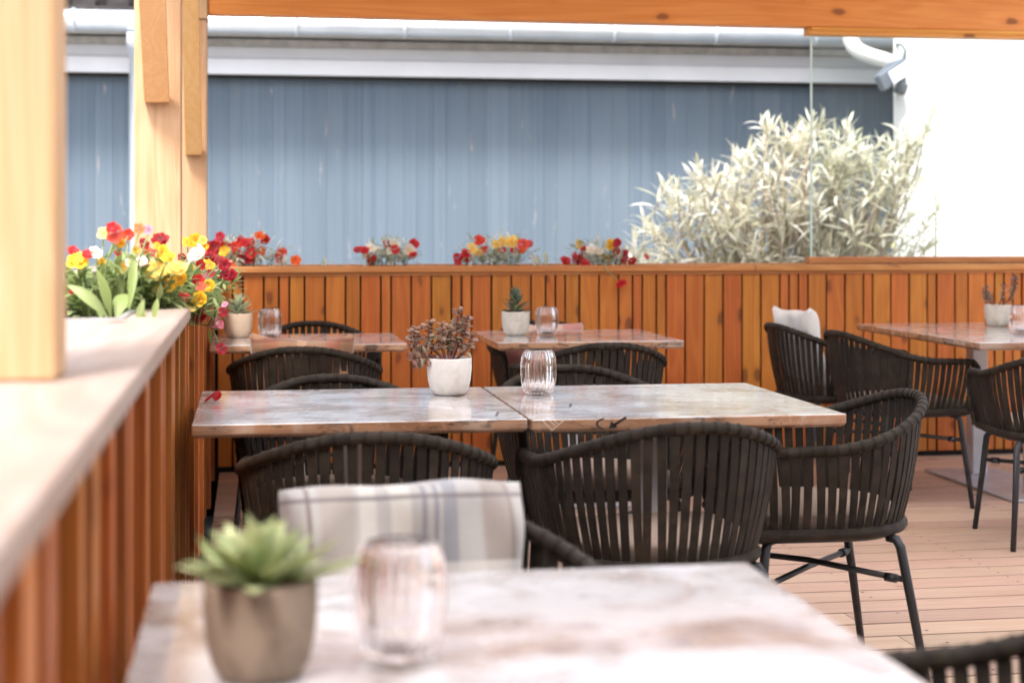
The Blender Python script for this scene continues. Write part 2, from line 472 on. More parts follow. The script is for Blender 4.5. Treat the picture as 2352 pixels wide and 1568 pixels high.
mb.build('cap', M['cap'], lw, bevel=.006, seg=3)
mb = MB()
mb.box(-.50, -.075, 3.402-3.5, 3.425-3.5, ZT-.12, ZT+.004)
mb.box(-.090, -.0755, 3.426-3.5, BY-3.5, ZT-.12, ZT+.004)
mb.build('liner', M['zinc'], lw)
def soil_mesh(x0, x1, y0, y1, z, nx, ny, amp):
    m = MB(); b = 0
    for j in range(ny+1):
        for i in range(nx+1):
            m.v.append(V((x0+(x1-x0)*i/nx, y0+(y1-y0)*j/ny, z+RND.uniform(-amp, amp))))
    for j in range(ny):
        for i in range(nx):
            a = j*(nx+1)+i
            m.face((a, a+1, a+nx+2, a+nx+1), 0, 0, True)
    return m
soil_mesh(-.50, -.09, -.07, BY-3.5+.38, ZT-.02, 14, 150, .018).build('soil', M['soil'], lw)
# back
bw = empty('planter_wall', (3.0, BY, 0), 0, 'low timber planter wall of orange slats across the back of the terrace', 'planter wall')
mb = MB()
def bs(m, a, b, th, r): m.box(a, b, -th+.03, .03, .03, ZT-.05, r)
slat_run(mb, WX-3.0+.02, 3.4, bs, lambda k: RND.choice((.018, .021, .021, .024)))
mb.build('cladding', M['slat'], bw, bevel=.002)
mb = MB(); mb.box(-3.2, 3.4, .031, .05, 0, ZT-.034); mb.box(-3.6, 3.4, .50, .52, -.3, ZT-.04)
mb.build('backing_board', M['dark'], bw)
mb = MB()
mb.box(-3.185+.04, -.35, -.018, .075, ZT-.034, ZT-.002, .15); mb.box(-.347, 3.4, -.018, .075, ZT-.034, ZT-.002, .55)
mb.box(-3.65, 3.4, .43, .54, ZT-.034, ZT-.002, .8)
mb.build('cap', M['capx'], bw, bevel=.004)
mb = MB(); mb.box(-3.145, 3.4, -.0, .029, ZT-.05, ZT-.0345, .4)
mb.build('cap_batten', M['capx'], bw)
soil_mesh(-3.09, 3.4, .078, .43, ZT-.02, 200, 12, .016).build('soil', M['soil'], bw)

m = MB(); m.box(-8, 9, -2.4, -2.2, -.3, 3.4)
tag(m.build('wall', mat_plain('added_wall_render', (.30, .26, .22), .9, var=.1, vs=3)), kind='structure')  # unseen wall behind the camera, added to hold light off the chairs
# ------------------------------------------------------------------ pergola
pg = empty('timber_pergola', (-.35, 2.1, 0), 0, 'pale spruce pergola frame of square posts, knee braces and a heavy back beam', 'pergola')
PO = V((-.35, 2.1, 0))
def part_box(name, mat, x0, x1, y0, y1, z0, z1, r, bev=.004):
    m = MB(); cx, cy, cz = (x0+x1)/2, (y0+y1)/2, z0
    m.box(x0-cx, x1-cx, y0-cy, y1-cy, 0, z1-z0, r)
    o = m.build(name, mat, pg, bevel=bev); o.location = V((cx, cy, cz)) - PO
    return o
part_box('post', M['post'], -.44, -.236, 2.03, 2.15, ZT+.001, 2.75, .21)
pa0, pa1 = at(308, 500, 7.0), at(415, 500, 7.0)
part_box('post', M['post'], pa0.x, pa1.x, 7.0, 7.16, ZT-.1, 2.75, .11)
pb0, pb1 = at(421, 500, 8.42), at(475, 500, 8.42)
part_box('post', M['post'], pb0.x-.06, pb1.x, 8.42, 8.58, ZT-.1, 2.31, .73)
part_box('post_head', M['post'], pb0.x-.06, pb1.x+.004, 8.405, 8.59, 2.312, 2.62, .9)
bm = part_box('beam', M['beam'], pb1.x+.006, 7.2, 8.42, 8.53, 2.338, 2.62, .35)
part_box('plate_beam', M['beamy'], pa0.x+.01, pa1.x-.01, -2.0, 8.40, 2.751, 2.95, .5)
m = MB(); m.box(-.62, 4.6, -.9, 6.3, 3.125, 3.131)  # unseen translucent panel, added to spread soft light from above
o = m.build('added_roof_panel', mat_opal('opal_added_roof'), pg); o.location = -PO
m = MB()
for k in range(13):
    m.box(-.62, 4.6, 6.302+k*.19, 6.302+k*.19+.188, 3.125, 3.15, RND.random())  # unseen opaque boards, added to keep the back of the terrace darker
o = m.build('added_roof_boards', M['beam'], pg); o.location = -PO
for k in range(6):
    part_box('added_rafter', M['beam'], -.60, 4.55, -.6+k*1.5, -.52+k*1.5, 2.98, 3.12, RND.random())  # unseen rafters, added with the light-shaping roof
xs = at(1864, 60, 8.40).x
# braces rise from post towards the camera
def brace(name, x0, x1, ybot, zbot, th, L, r, ang=45):
    m = MB(); m.box(-(x1-x0)/2, (x1-x0)/2, -th/2, th/2, 0, L, r)
    o = m.build(name, M['post'], pg, bevel=.003)
    o.location = V(((x0+x1)/2, ybot, zbot)) - PO
    o.rotation_euler = (R(ang), 0, 0)
    return o
ba0, ba1 = at(330, 232, 6.93), at(388, 232, 6.93)
def brace2(name, x0, x1, yw, z0, z1, depth, run, r):
    """plumb cut brace: lower end flat, leaning from the post face toward the viewer"""
    m = MB(); c = (x0+x1)/2; w = (x1-x0)/2
    P = [(yw-depth*.55, z0), (yw, z0), (yw, z0+.03), (yw-run, z1), (yw-run-depth, z1)]
    for sx in (-w, w):
        for (yy, zz) in P: m.v.append(V((sx, yy-yw, zz-z0)))
    n = len(P)
    m.face(list(range(n))[::-1], r); m.face([n+k for k in range(n)], r)
    for k in range(n):
        k2 = (k+1) % n
        m.face((k, k2, n+k2, n+k), r)
    o = m.build(name, M['brace'], pg, bevel=.003)
    o.location = V((c, yw, z0)) - PO
    return o
za = at(330, 232, 6.9).z
brace2('knee_brace', ba0.x, ba1.x, 6.998, za, 2.75, .11, .75, .37)
bb0, bb1 = at(424, 355, 8.3), at(463, 355, 8.3)
brace2('knee_brace', bb0.x, bb1.x, 8.418, at(440, 355, 8.35).z, 2.75, .10, .85, .83)

# ------------------------------------------------------------------ glass screen on the back wall
gx = at(1877, 300, 8.40).x
gs = empty('glass_screen', (gx, 8.40, ZT), 0, 'frameless glass wind screen held in orange rails above the right end of the back wall', 'glass screen')
mb = MB(); mb.box(0, 4.3, .075, .087, .02, 2.30-ZT)
mb.build('pane', M['pane'], gs)
mb = MB(); mb.box(-.009, -.001, .075, .087, .02, 2.30-ZT)
mb.build('pane_edge', M['edge'], gs)
mb = MB(); mb.box(-.035, 4.3, .045, .115, 0, .037, .4); mb.build('bottom_rail', M['capx'], gs, bevel=.006)
mb = MB(); mb.box(-.035, 4.3, .022, .125, 2.337-.040-ZT, 2.337-ZT, .2)
mb.box(-.03, 4.3, .012, .021, 2.337-.020-ZT, 2.337-ZT, .6)
mb.build('top_rail', M['beam'], gs, bevel=.006)

# ------------------------------------------------------------------ outbuilding behind
OY = 13.0
ob = empty('outbuilding', (0, OY, 0), R(-.4), 'long low outbuilding clad in blue grey vertical boards under a pale eave', 'building')
def zo(py, dy=0): return H - (py-528)*((OY+dy)*CP+.25)/FP
zt = zo(184)
mb = MB(); x = -7.0
while x < 9.5:
    w = RND.choice((.10, .14, .14, .19))
    mb.box(x, x+w-.0018, -.02+RND.uniform(0, .002), .05, -.3, zt+.02, RND.random()); x += w
mb.build('wall', M['blue'], ob)
mb = MB(); mb.box(-7, 9.5, .051, .2, -.3, 4.0); mb.build('wall_backing', M['dark'], ob)
zf0, zf1, zf2 = zo(178, -.16), zo(143, -.16), zo(116, -.14)
mb = MB(); mb.box(-7, 9.5, -.16, -.06, zf0, zf1, 0); mb.build('fascia_board', M['fascia2'], ob, bevel=.006)
mb = MB(); mb.box(-7, 9.5, -.14, -.04, zf1+.002, zf2, 0); mb.build('fascia_board', M['fascia'], ob, bevel=.006)
mb = MB(); mb.box(-7, 9.5, -.12, -.021, zf0-.022, zf0-.002, 0); mb.build('fascia_shadow_strip', M['dark'], ob)  # dark strip stands in for the shadow under the fascia
mb = MB(); mb.box(-7, 9.5, -.145, -.02, zf2+.002, zf2+.06); mb.box(-7, 9.5, -.40, .05, zo(85, -.4), zo(85, -.4)+.02)
mb.build('soffit', M['soffit'], ob)
# gutter: half round + brackets
gz, gr = zo(63, -.52), .078
mb = MB(); mb.tube([(-7, -.52, gz), (9.5, -.52, gz)], gr, 20); mb.build('gutter', M['gutter'], ob)
for k in range(20):
    m = MB(); m.tube([(-.004, 0, 0), (.022, 0, 0)], gr+.012, 20)
    o = m.build('gutter_bracket', M['gutter'], ob); o.location = (-6.3+k*.83, -.52, gz)
# tiles
mb = MB(); mb.box(-7, 9.5, -.44, -.38, gz+.09, gz+.12)
mb.box(-7, 9.5, -.40, 1.2, gz+.07, gz+.09)
for row in range(2):
    for k in range(66):
        xx = -7+.25*k
        yy, zz = -.42+row*.33, gz+.13+row*.02
        mb.tube([(xx, yy, zz), (xx, yy+.36, zz+.03)], .085, 10)
        mb.box(xx, xx+.25, yy+.02, yy+.36, zz-.05, zz-.03)
mb.build('roof_tiles', M['tile'], ob)
mb = MB()
zs = zo(16, -.3)
for zz, yy in ((zs, -.30), (zs+.13, -.22)):
    mb.box(-7, -2.0, yy-.02, yy+.02, zz-.05, zz+.05)
for k in range(8):
    xx = -6.8+.72*k; mb.box(xx, xx+.05, -.36, -.33, zs-.2, zs+.25)
mb.build('snow_guard', M['gutter'], ob)
# downpipe bending to the right
dp = []
pts = [(1955, 60), (1953, 84), (1962, 108), (1985, 124), (2030, 138), (2075, 152)]
for a, b in pts:
    q = at(a, b, 12.22); dp.append(q)
sm_ = []
for k in range(len(dp)-1):
    for j in range(5):
        t_ = j/5
        p0, p1, p2, p3 = dp[max(k-1, 0)], dp[k], dp[k+1], dp[min(k+2, len(dp)-1)]
        sm_.append(.5*((2*p1)+(-p0+p2)*t_+(2*p0-5*p1+4*p2-p3)*t_*t_+(-p0+3*p1-3*p2+p3)*t_**3))
sm_.append(dp[-1])
mb = MB(); mb.tube(sm_, .062, 16)
o = mb.build('downpipe', M['pipe'], None)
o.parent = ob; o.matrix_parent_inverse = ob.matrix_basis.inverted() if False else Matrix.LocRotScale(ob.location, ob.rotation_euler.to_quaternion(), None).inverted()
# left downpipe beside the post
mb = MB(); q = [at(308, 75, 12.45), at(307, 100, 12.5), at(313, 125, 12.75), at(314, 500, 12.85), at(314, 700, 12.85)]
mb.tube(q, .055, 14)
o = mb.build('downpipe', M['gutter'], None)
o.parent = ob; o.matrix_parent_inverse = Matrix.LocRotScale(ob.location, ob.rotation_euler.to_quaternion(), None).inverted()

# white building at right
wb0 = at(2052, 300, 11.3)
wb = empty('rendered_building', (wb0.x, 11.3, 0), 0, 'bright white rendered building corner at the right behind the glass', 'building')
mb = MB()
for z in (-.3, 4.5): mb.v += [V((0, 0, z)), V((6, 0, z)), V((6, 1.5, z)), V((.75, 1.5, z))]
for f in ((0,3,2,1),(4,5,6,7),(0,1,5,4),(1,2,6,5),(2,3,7,6),(3,0,4,7)): mb.face(f)
mb.build('wall', M['white'], wb, bevel=.012)

# flood light
fl = at(2068, 180, 11.29)
fo = empty('floodlight', (fl.x, 11.299, fl.z), 0, 'silver floodlight with motion sensor on a bracket on the white wall corner', 'lamp')
mb = MB()
Mx = Matrix.Translation((-.16, -.20, .0)) @ Matrix.Rotation(R(-28), 4, 'Y') @ Matrix.Rotation(R(25), 4, 'Z')
b0 = [(-.13, .02), (.13, .05)]
# tapered housing
pts_ = [(-.135, -.03, -.075), (-.135, .03, -.075), (-.135, .03, .05), (-.135, -.03, .05), (.11, -.10, -.045), (.11, .08, -.045), (.11, .08, .075), (.11, -.10, .075)]
m_b = len(mb.v); mb.v += [Mx @ V(p) for p in pts_]
for f in ((0,3,2,1),(4,5,6,7),(0,1,5,4),(1,2,6,5),(2,3,7,6),(3,0,4,7)): mb.face(f)
mb.build('housing', M['lampsil'], fo, bevel=.012)
mb = MB(); mb.box(-.12, .10, -.115, -.105, -.05, .04, M=Mx); mb.build('lens', M['fascia2'], fo)
mb = MB(); mb.box(-.035, .035, -.03, -.001, -.06, .06); mb.tube([(0, -.02, .02), (-.05, -.12, .05), (-.09, -.18, .02)], .014, 8); mb.tube([(0, -.02, -.02), (-.03, -.1, .0), (-.08, -.16, -.02)], .014, 8)
mb.tube([(.03, -.05, .07), (-.05, -.07, -.01)], .013, 8)
mb.build('bracket', M['lampgrey'], fo)
mb = MB(); mb.box(-.035, .045, -.11, -.03, -.125, -.045, M=Matrix.Rotation(R(20), 4, 'Y')); mb.build('sensor', M['lampgrey'], fo, bevel=.01)
hk = at(2070, 118, 11.29)
ho = MB(); ho.tube([(-.04, -.005, .05), (-.01, -.04, .045), (.012, -.06, .0), (.008, -.05, -.06), (.0, -.005, -.075)], .011, 8)
tag(ho.build('wall_hook', M['lampgrey'], None, loc=(hk.x, 11.299, hk.z)), 'small curved grey hook on the white wall above the floodlight', 'hook')

# ------------------------------------------------------------------ oleander
def in_poly(x, y, P):
    c = False; j = len(P)-1
    for i in range(len(P)):
        if (P[i][1] > y) != (P[j][1] > y) and x < (P[j][0]-P[i][0])*(y-P[i][1])/(P[j][1]-P[i][1])+P[i][0]: c = not c
        j = i
    return c
POLY = [(1425, 640), (1450, 560), (1500, 490), (1535, 420), (1590, 380), (1630, 395), (1665, 420), (1700, 345), (1755, 285), (1860, 275), (1950, 290), (1985, 340), (2060, 305), (2085, 330), (2110, 400), (2100, 480), (2140, 520), (2145, 640), (2000, 760), (1500, 760)]
ole = empty('oleander_bush', at(1800, 528, 10.2) * 1, 0, 'large pale oleander bush with narrow leaves in front of the white wall corner', 'bush')
ole.location.z = -.3
OB = V(ole.location)
fb, sb = MB(), MB()
rr = random.Random(21)
tips = []
while len(tips) < 235:
    a, b = rr.uniform(1420, 2160), rr.uniform(260, 760)
    if not in_poly(a, b, POLY): continue
    if a > 1960 and b > 420 and rr.random() < .55: continue
    if b > 640 and rr.random() < .5: continue
    edge = rr.random()
    tips.append(at(a, b, 10.2 + rr.uniform(-.45, .55)*min(1, (b-240)/200+.2)))
for (a, b) in [(1745, 280), (1800, 300), (1862, 268), (1890, 275), (1945, 285), (2065, 300), (2085, 320), (2140, 272), (2130, 285), (2110, 330), (2095, 350), (1690, 345), (1605, 380), (1640, 400), (1530, 420), (1455, 545), (1480, 500), (2120, 310), (1970, 330), (2150, 470), (2135, 500), (2140, 560)]:
    tips.append(at(a, b, 10.15))
for tp in tips:
    root = V((OB.x + (tp.x-OB.x)*.35 + rr.uniform(-.1, .1), 10.2 + rr.uniform(-.15, .15), .35))
    ax = (tp-root).normalized(); ax = (ax + V((rr.uniform(-.75, .75), rr.uniform(-.6, .3), .12))).normalized()
    mid = tp - ax*.35
    pth = [root, root.lerp(mid, .5)+V((rr.uniform(-.05, .05), rr.uniform(-.05, .05), 0)), mid, tp]
    sb.tube([p-OB for p in pth], [.014, .011, .008, .004], 5, cap=False)
    u = ax.orthogonal().normalized(); w = ax.cross(u)
    nl = rr.randint(13, 19)
    for k in range(nl):
        t_ = k/nl
        a = k*2.4+rr.uniform(-.3, .3)
        o_ = u*cos(a)+w*sin(a)
        el = 1.45 - 1.15*t_ + rr.uniform(-.35, .35)
        dr = o_*sin(el) + ax*cos(el)
        base = tp - ax*(.20*(1-t_))
        fb.leaf(base-OB, dr, ax, rr.uniform(.12, .22)*(1-.35*t_), rr.uniform(.018, .028), rr.uniform(-.2, 1.1), 4, .15, rr.random()**1.3)
fb.build('foliage', M['olea'], ole)
sb.build('branch', M['twig'], ole)
yb = empty('yellow_shrub', at(1990, 560, 10.9), 0, 'small yellow leaved shrub low behind the oleander at the glass', 'shrub')
yb.location.z = -.3
fb = MB()
YO = V(yb.location)
for k in range(420):
    c = at(rr.choice((1990, 1925, 1990))+rr.gauss(0, 26), rr.uniform(530, 660), 10.9+rr.uniform(-.2, .2))
    fb.leaf(c-YO, (rr.uniform(-1, 1), rr.uniform(-1, .3), rr.uniform(.2, 1)), (0, 0, 1), rr.uniform(.05, .08), .03, .2, 2, .1, rr.random())
fb.build('foliage', M['yel'], yb)
fb = MB(); fb.tube([V((0, 0, 0)), V((.02, 0, .5)), V((0, 0, 1.1))], [.02, .014, .008], 6); fb.build('stem', M['twig'], yb)

# ------------------------------------------------------------------ tables
def make_table(name, label, x0, x1, y0, y1, seed, cols=None, plate=None, rz=0.0):
    cx, cy = (x0+x1)/2, (y0+y1)/2
    t = empty(name, (cx, cy, 0), rz, label, 'table', 'square bistro tables on the deck')
    w, h = (x1-x0)/2, (y1-y0)/2
    m = MB()
    # top slab: vertical lip then slight undercut
    prof = [(0, .750), (.0, .724), (.010, .716)]
    for ins, z in prof:
        for sx, sy in ((-1, -1), (1, -1), (1, 1), (-1, 1)):
            m.v.append(V((sx*(w-ins), sy*(h-ins), z)))
    m.face((0, 1, 2, 3))
    for L in range(2):
        for k in range(4):
            k2 = (k+1) % 4
            m.face((L*4+k, (L+1)*4+k, (L+1)*4+k2, L*4+k2))
    m.face((11, 10, 9, 8))
    m.build('tabletop', mat_table('printed_tabletop_%d' % seed, seed), t, bevel=.0035, seg=3)
    cols = cols or [(0, 0)]
    for a, b in cols:
        m = MB(); m.box(-.04, .04, -.04, .04, .0, .70-.014)
        o = m.build('column', M['steel'], t, bevel=.006); o.location = (a, b, .014)
        m = MB(); m.box(-.2, .2, -.03, .03, 0, .015); m.box(-.03, .03, -.2, -.031, 0, .015); m.box(-.03, .03, .031, .2, 0, .015)
        o = m.build('bracket', M['legm'], t); o.location = (a, b, .7005)
    p = plate or (-.23, .23, -.23, .23)
    m = MB(); m.box(*p, .003, .0135)
    m.build('base_plate', M['steel'], t, bevel=.003)
    return t
T1 = make_table('bistro_table', 'blurred foreground table holding a spiky succulent and a ribbed lantern', -.133, .708, 1.40, 2.245, 1)
T2a = make_table('bistro_table', 'left half of the middle pair of tables, with a jade plant in a white pot', -.145, .695, 4.04, 4.885, 2)
T2b = make_table('bistro_table', 'right half of the middle pair of tables, with an arrow printed on its edge', .702, 1.536, 4.015, 4.885, 3)
T3 = make_table('bistro_table', 'back centre table with an aloe pot and a lantern', 1.035, 1.855, 6.78, 7.61, 4)
T5 = make_table('bistro_table', 'back left table in the wall corner with a beige succulent pot', -.17, .652, 6.79, 7.5, 5)
T4 = make_table('bistro_table', 'long table at the right on two steel columns', 3.06, 4.16, 6.45, 7.86, 6, cols=[(-.03, -.18), (-.03, .42)], plate=(-.22, .16, -.35, .62))

# printed marks on the front edge of T2b and tops
def mark(parent, name, mat, polys):
    m = MB()
    for P in polys:
        b = len(m.v); m.v += [V(p) for p in P]; m.face(range(b, b+len(P)))
    return m.build(name, mat, parent)
def edge_pt(px, py, y=4.015-.0012):
    q = at(px, py, y); return V((q.x-(.702+1.536)/2, y-(4.015+4.885)/2, q.z))
def stroke(pts, w):
    out = []
    for (a, b), (c, d_) in zip(pts[:-1], pts[1:]):
        dx, dy = c-a, d_-b; L = math.hypot(dx, dy); nx, ny = -dy/L*w/2, dx/L*w/2
        out.append([edge_pt(a+nx, b+ny), edge_pt(c+nx, d_+ny), edge_pt(c-nx, d_-ny), edge_pt(a-nx, b-ny)])
    return out
pl = []
pl += stroke([(1387, 961), (1375, 966), (1370, 974), (1378, 982), (1388, 986)], 4)
pl += stroke([(1438, 958), (1408, 977)], 6)
pl += [[edge_pt(1398, 985), edge_pt(1404, 966), edge_pt(1419, 981)][::-1]]
mark(T2b, 'printed_arrow', M['mark_d'], pl)
pl = stroke([(1247, 966), (1268, 988), (1297, 963)], 3) + stroke([(1262, 966), (1279, 979)], 3) + stroke([(1272, 965), (1284, 975)], 3)
mark(T2b, 'printed_chevron', M['mark_l'], pl)
def top_strokes(px, cen, w, z=.7506):
    out = []
    P = []
    for a, b in px:
        m = (a-1176)/FP; dd = FP*(H-z)/(b-528); lat = m*dd
        P.append(V((lat*CP+dd*SP-cen[0], dd*CP-lat*SP-cen[1], z)))
    for p, q in zip(P[:-1], P[1:]):
        dv = (q-p).normalized(); nv = V((-dv.y, dv.x, 0))*w/2
        out.append([p+nv, q+nv, q-nv, p-nv][::-1])
    return out
M['mark_b'] = mat_plain('printed_grey', (0.10, 0.09, 0.12), .25)
mark(T2b, 'printed_line', M['mark_b'], top_strokes([(1266, 935), (1310, 934), (1311, 926)], (1.119, 4.45), .007))
mark(T2a, 'printed_line', M['mark_b'], top_strokes([(1140, 955), (1144, 945), (1205, 943)], (.275, 4.4625), .007))
mark(T2a, 'printed_line', M['mark_b'], top_strokes([(920, 893), (990, 892)], (.275, 4.4625), .006))

# ------------------------------------------------------------------ chairs
def smooth(x): x = max(0, min(1, x)); return x*x*(3-2*x)
def rail_curve():
    P = []
    A, B, yc = .298, .27, -.02
    n = 46
    # left front post up, arm, back, arm, post
    side = []
    side += [(-.262, .235, .43), (-.270, .247, .50), (-.277, .255, .57)]
    for k in range(5):
        a = k/4*pi/2
        side.append((-.281-.004*k/4, .259-.045*(1-cos(a)), .605+.045*sin(a)))
    side += [(-.292, .16, .652), (-.296, .09, .655), (-.298, .03, .657)]
    half = []
    for k in range(n+1):
        a = pi*k/n
        x, y = -A*cos(a), yc-B*sin(a)
        half.append((x, y))
    L = 0; pos = [0]
    for p, q in zip(half[:-1], half[1:]):
        L += math.hypot(q[0]-p[0], q[1]-p[1]); pos.append(L)
    out = list(side)
    for (x, y), s_ in zip(half, pos):
        dmid = abs(s_-L/2)
        z = .657 + .110*(1-smooth((dmid-.02)/(L/2+.06)))
        out.append((x, y, z))
    out += [(-x, y, z) for x, y, z in side[::-1]]
    return [V(p) for p in out]
RAIL = rail_curve()
def resample(P, step):
    L = [0]
    for a, b in zip(P[:-1], P[1:]): L.append(L[-1]+(b-a).length)
    n = int(L[-1]/step); out = []; j = 0
    for i in range(n+1):
        s_ = L[-1]*i/n
        while j < len(L)-2 and L[j+1] < s_: j += 1
        f = (s_-L[j])/(L[j+1]-L[j]); out.append(P[j].lerp(P[j+1], f))
    return out, L[-1]
def make_chair():
    t = empty('woven_armchair', (0, 0, 0))
    P, L = resample(RAIL, .0055)
    rad, rgr = [], []
    for i in range(len(P)):
        ph = (i % 6)/6.0
        rad.append(0.0132 + .0022*(1-ph) + (.0010 if ph == 0 else 0)); rgr.append(0.75 if i % 6 == 5 else (.35 if i % 6 == 4 else .12*((i//6)*7 % 3)))
    m = MB(); m.tube(P, rad, 12, up=V((1, 0, 0)), ringr=rgr); m.build('top_rail', M['rope'], t)
    # straps
    P2, L2 = resample(RAIL, .0315)
    m = MB(); N = len(P2)
    rs = random.Random(3)
    for i in range(N):
        p = P2[i]
        if p.z < .60 or p.y > .245: continue
        tg = (P2[min(i+1, N-1)]-P2[max(i-1, 0)]).normalized()
        # seat frame point
        if p.y > -.02:
            q = V((math.copysign(.248, p.x), p.y*.93-.005, .435))
        else:
            a = math.atan2(-(p.y+.02)/.27, p.x/.298)
            q = V((.248*cos(a), -.02-.215*sin(a), .435))
        out_ = V((p.x/.298, (p.y+.02)/.27 if p.y < -.02 else 0, 0)).normalized()
        j = rs.uniform(-.006, .006)
        w0, w1 = .0118, .0098
        tz = V((tg.x, tg.y, tg.z))
        rows = []
        for k in range(6):
            f = k/5
            c = (p+V((0, 0, -.004))).lerp(q, f) + out_*(.008*sin(pi*f)) + tz*j*f
            w = w0+(w1-w0)*f
            rows.append((c, w))
        b = len(m.v)
        r_ = rs.random()*.55
        for c, w in rows:
            m.v += [c-tz*w-out_*.002, c+tz*w-out_*.002, c+tz*w+out_*.002, c-tz*w+out_*.002]
        for k in range(5):
            for e in range(4):
                e2 = (e+1) % 4
                m.face((b+k*4+e, b+k*4+e2, b+(k+1)*4+e2, b+(k+1)*4+e), r_)
    m.build('strap_weave', M['rope'], t)
    # seat frame
    m = MB(); F = [V((-.248, .245, .43))]
    for k in range(25):
        a = pi*k/24; F.append(V((-.248*cos(a), -.02-.215*sin(a), .43)))
    F += [V((.248, .245, .43)), V((0, .262, .43)), V((-.248, .245, .43))]
    F, _ = resample(F, .02)
    m.tube(F, .0165, 10)
    m.build('seat_frame', M['rope'], t)
    # underside panel + cushion
    def disc(z0, z1, ins, rnd_):
        m = MB(); ring = []
        for k in range(25):
            a = pi*k/24; ring.append((-(.248-ins)*cos(a), -.02-(.215-ins)*sin(a)))
        ring += [((.248-ins), .235-ins*.5), (-(.248-ins), .235-ins*.5)]
        lay = [(z0, .012), (z0+.008, 0), (z1-.012, 0), (z1-.003, .010), (z1, .030)]
        n = len(ring)
        for z, i2 in lay:
            for (x, y) in ring:
                l = math.hypot(x, y); m.v.append(V((x*(1-i2/l), y*(1-i2/l), z)))
        for k in range(len(lay)-1):
            for e in range(n):
                e2 = (e+1) % n; m.face((k*n+e, (k+1)*n+e, (k+1)*n+e2, k*n+e2)[::-1], rnd_, 0, True)
        b = len(m.v); m.v.append(V((0, 0, z1+.004)))
        for e in range(n): m.face(((len(lay)-1)*n+e, (len(lay)-1)*n+(e+1) % n, b)[::1], rnd_, 0, True)
        m.face(list(range(n))[::-1], rnd_)
        return m
    disc(.405, .428, .004, 0).build('seat_base', M['legm'], t)
    disc(.4285, .482, .016, .5).build('seat_cushion', M['seat'], t)
    # legs
    tops = {}
    for sx in (-1, 1):
        for sy, yt, yb_ in ((1, .205, .245), (-1, -.165, -.230)):
            a = V((sx*.195, yt*.85, .408)); b = V((sx*.222, yt, .398)); c = V((sx*.262, yb_, 0.0))
            m = MB(); m.tube([a, b.lerp(a, .3)+V((0, 0, .004)), b+V((sx*.004, 0, -.012)), b.lerp(c, .4), c], [.0125, .0130, .0130, .0125, .0105], 12)
            m.build('leg', M['legm'], t)
            tops[(sx, sy)] = b.lerp(c, .26)
    for sx in (-1, 1):
        a, b = tops[(sx, 1)], tops[(-sx, -1)]
        m = MB(); up = V((0, 0, .005*sx))
        m.tube([a+up, a.lerp(b, .5)+up*1.8+V((0, 0, .008)), b+up], .0085, 10)
        for f in (.08, .92):
            c = a.lerp(b, f); dv = (b-a).normalized()*.016
            m.tube([c-dv+up, c+dv+up], .0125, 10)
        m.build('stretcher', M['legm'], t)
    return t
proto = make_chair()
GC = 'woven armchairs around the bistro tables'
CH = [
 (1.0, 3.94, 5, 'woven armchair seen from behind, right of the grey plaid cushion, before the arrow printed table'),
 (.275, 3.88, -1, 'woven armchair seen from behind just above the grey plaid cushion'),
 (1.55, 4.30, 88, 'woven armchair turned sideways at the right end of the middle tables, legs in view'),
 (2.78, 7.52, -84, 'woven armchair holding a white cushion at the left side of the long right table'),
 (2.87, 6.93, -82, 'woven armchair in profile with empty seat at the left side of the long right table'),
 (3.17, 5.97, -8, 'woven armchair cut by the right picture edge in front of the long right table'),
 (.25, 4.77, 181, 'woven armchair facing the viewer behind the left half of the middle tables'),
 (.215, 6.56, -5, 'woven armchair with brown cushion at the near side of the back left table'),
 (1.06, 5.00, 184, 'woven armchair facing the viewer behind the lantern of the middle tables'),
 (1.40, 6.58, 3, 'woven armchair seen from behind at the near side of the back centre table'),
 (.30, 7.74, 180, 'woven armchair facing the viewer behind the back left table'),
 (1.43, 7.62, 182, 'woven armchair with pink plaid cushion behind the back centre table'),
 (.265, 2.46, 186, 'woven armchair holding the grey plaid cushion behind the foreground table'),
 (.99, 1.75, 90, 'blurred woven armchair in the bottom right corner beside the foreground table'),
]
chairs = []
for i, (x, y, r, lb) in enumerate(CH):
    o = proto if i == 0 else copy_tree(proto)
    o.location = (x, y, 0); o.rotation_euler = (0, 0, R(r))
    tag(o, lb, 'chair', GC)
    chairs.append(o)

# ------------------------------------------------------------------ cushions
def make_pillow(mat, w=.41, h=.38, T=.10, seed=1, cr=.05, p2=.075):
    m = MB(); n = 34; rs = random.Random(seed)
    idx = {}
    for sgn in (1, -1):
        for j in range(n+1):
            for i in range(n+1):
                u, v = -1+2*i/n, -1+2*j/n
                if sgn == -1 and (abs(u) == 1 or abs(v) == 1):
                    idx[(sgn, i, j)] = idx[(1, i, j)]; continue
                pin = 1-.055*(1-v*v)*abs(u)**3
                pin2 = 1-p2*(1-u*u)*abs(v)**3
                x = u*pin*w/2; z = v*pin2*h/2
                th = T/2*((1-u**6)*(1-v**6))**.42
                th *= 1 + .16*sin(5*u+seed)*sin(4*v+2*seed) + .10*sin(9*u*v+3*u+seed)
                idx[(sgn, i, j)] = len(m.v)
                m.v.append(V((x*(1-.02*sin(3*v+seed)-cr*u*u*v*v), sgn*th + .012*sin(3*u+seed)*v + .004*sin(7*u+4*v), z*(1-cr*u*u*v*v)+h/2 + (.005*sin(2.3*u+seed) + .003*sin(6*u+2*seed))*(v+1)/2)) + mnoise.noise_vector(V((x*9+seed, sgn*.3, z*9)))*.006*(1-max(abs(u), abs(v))**6*.6))
    for sgn in (1, -1):
        for j in range(n):
            for i in range(n):
                q = [idx[(sgn, i, j)], idx[(sgn, i+1, j)], idx[(sgn, i+1, j+1)], idx[(sgn, i, j+1)]]
                if sgn == 1: q = q[::-1]
                m.face(q, 0, 0, True)
    return m
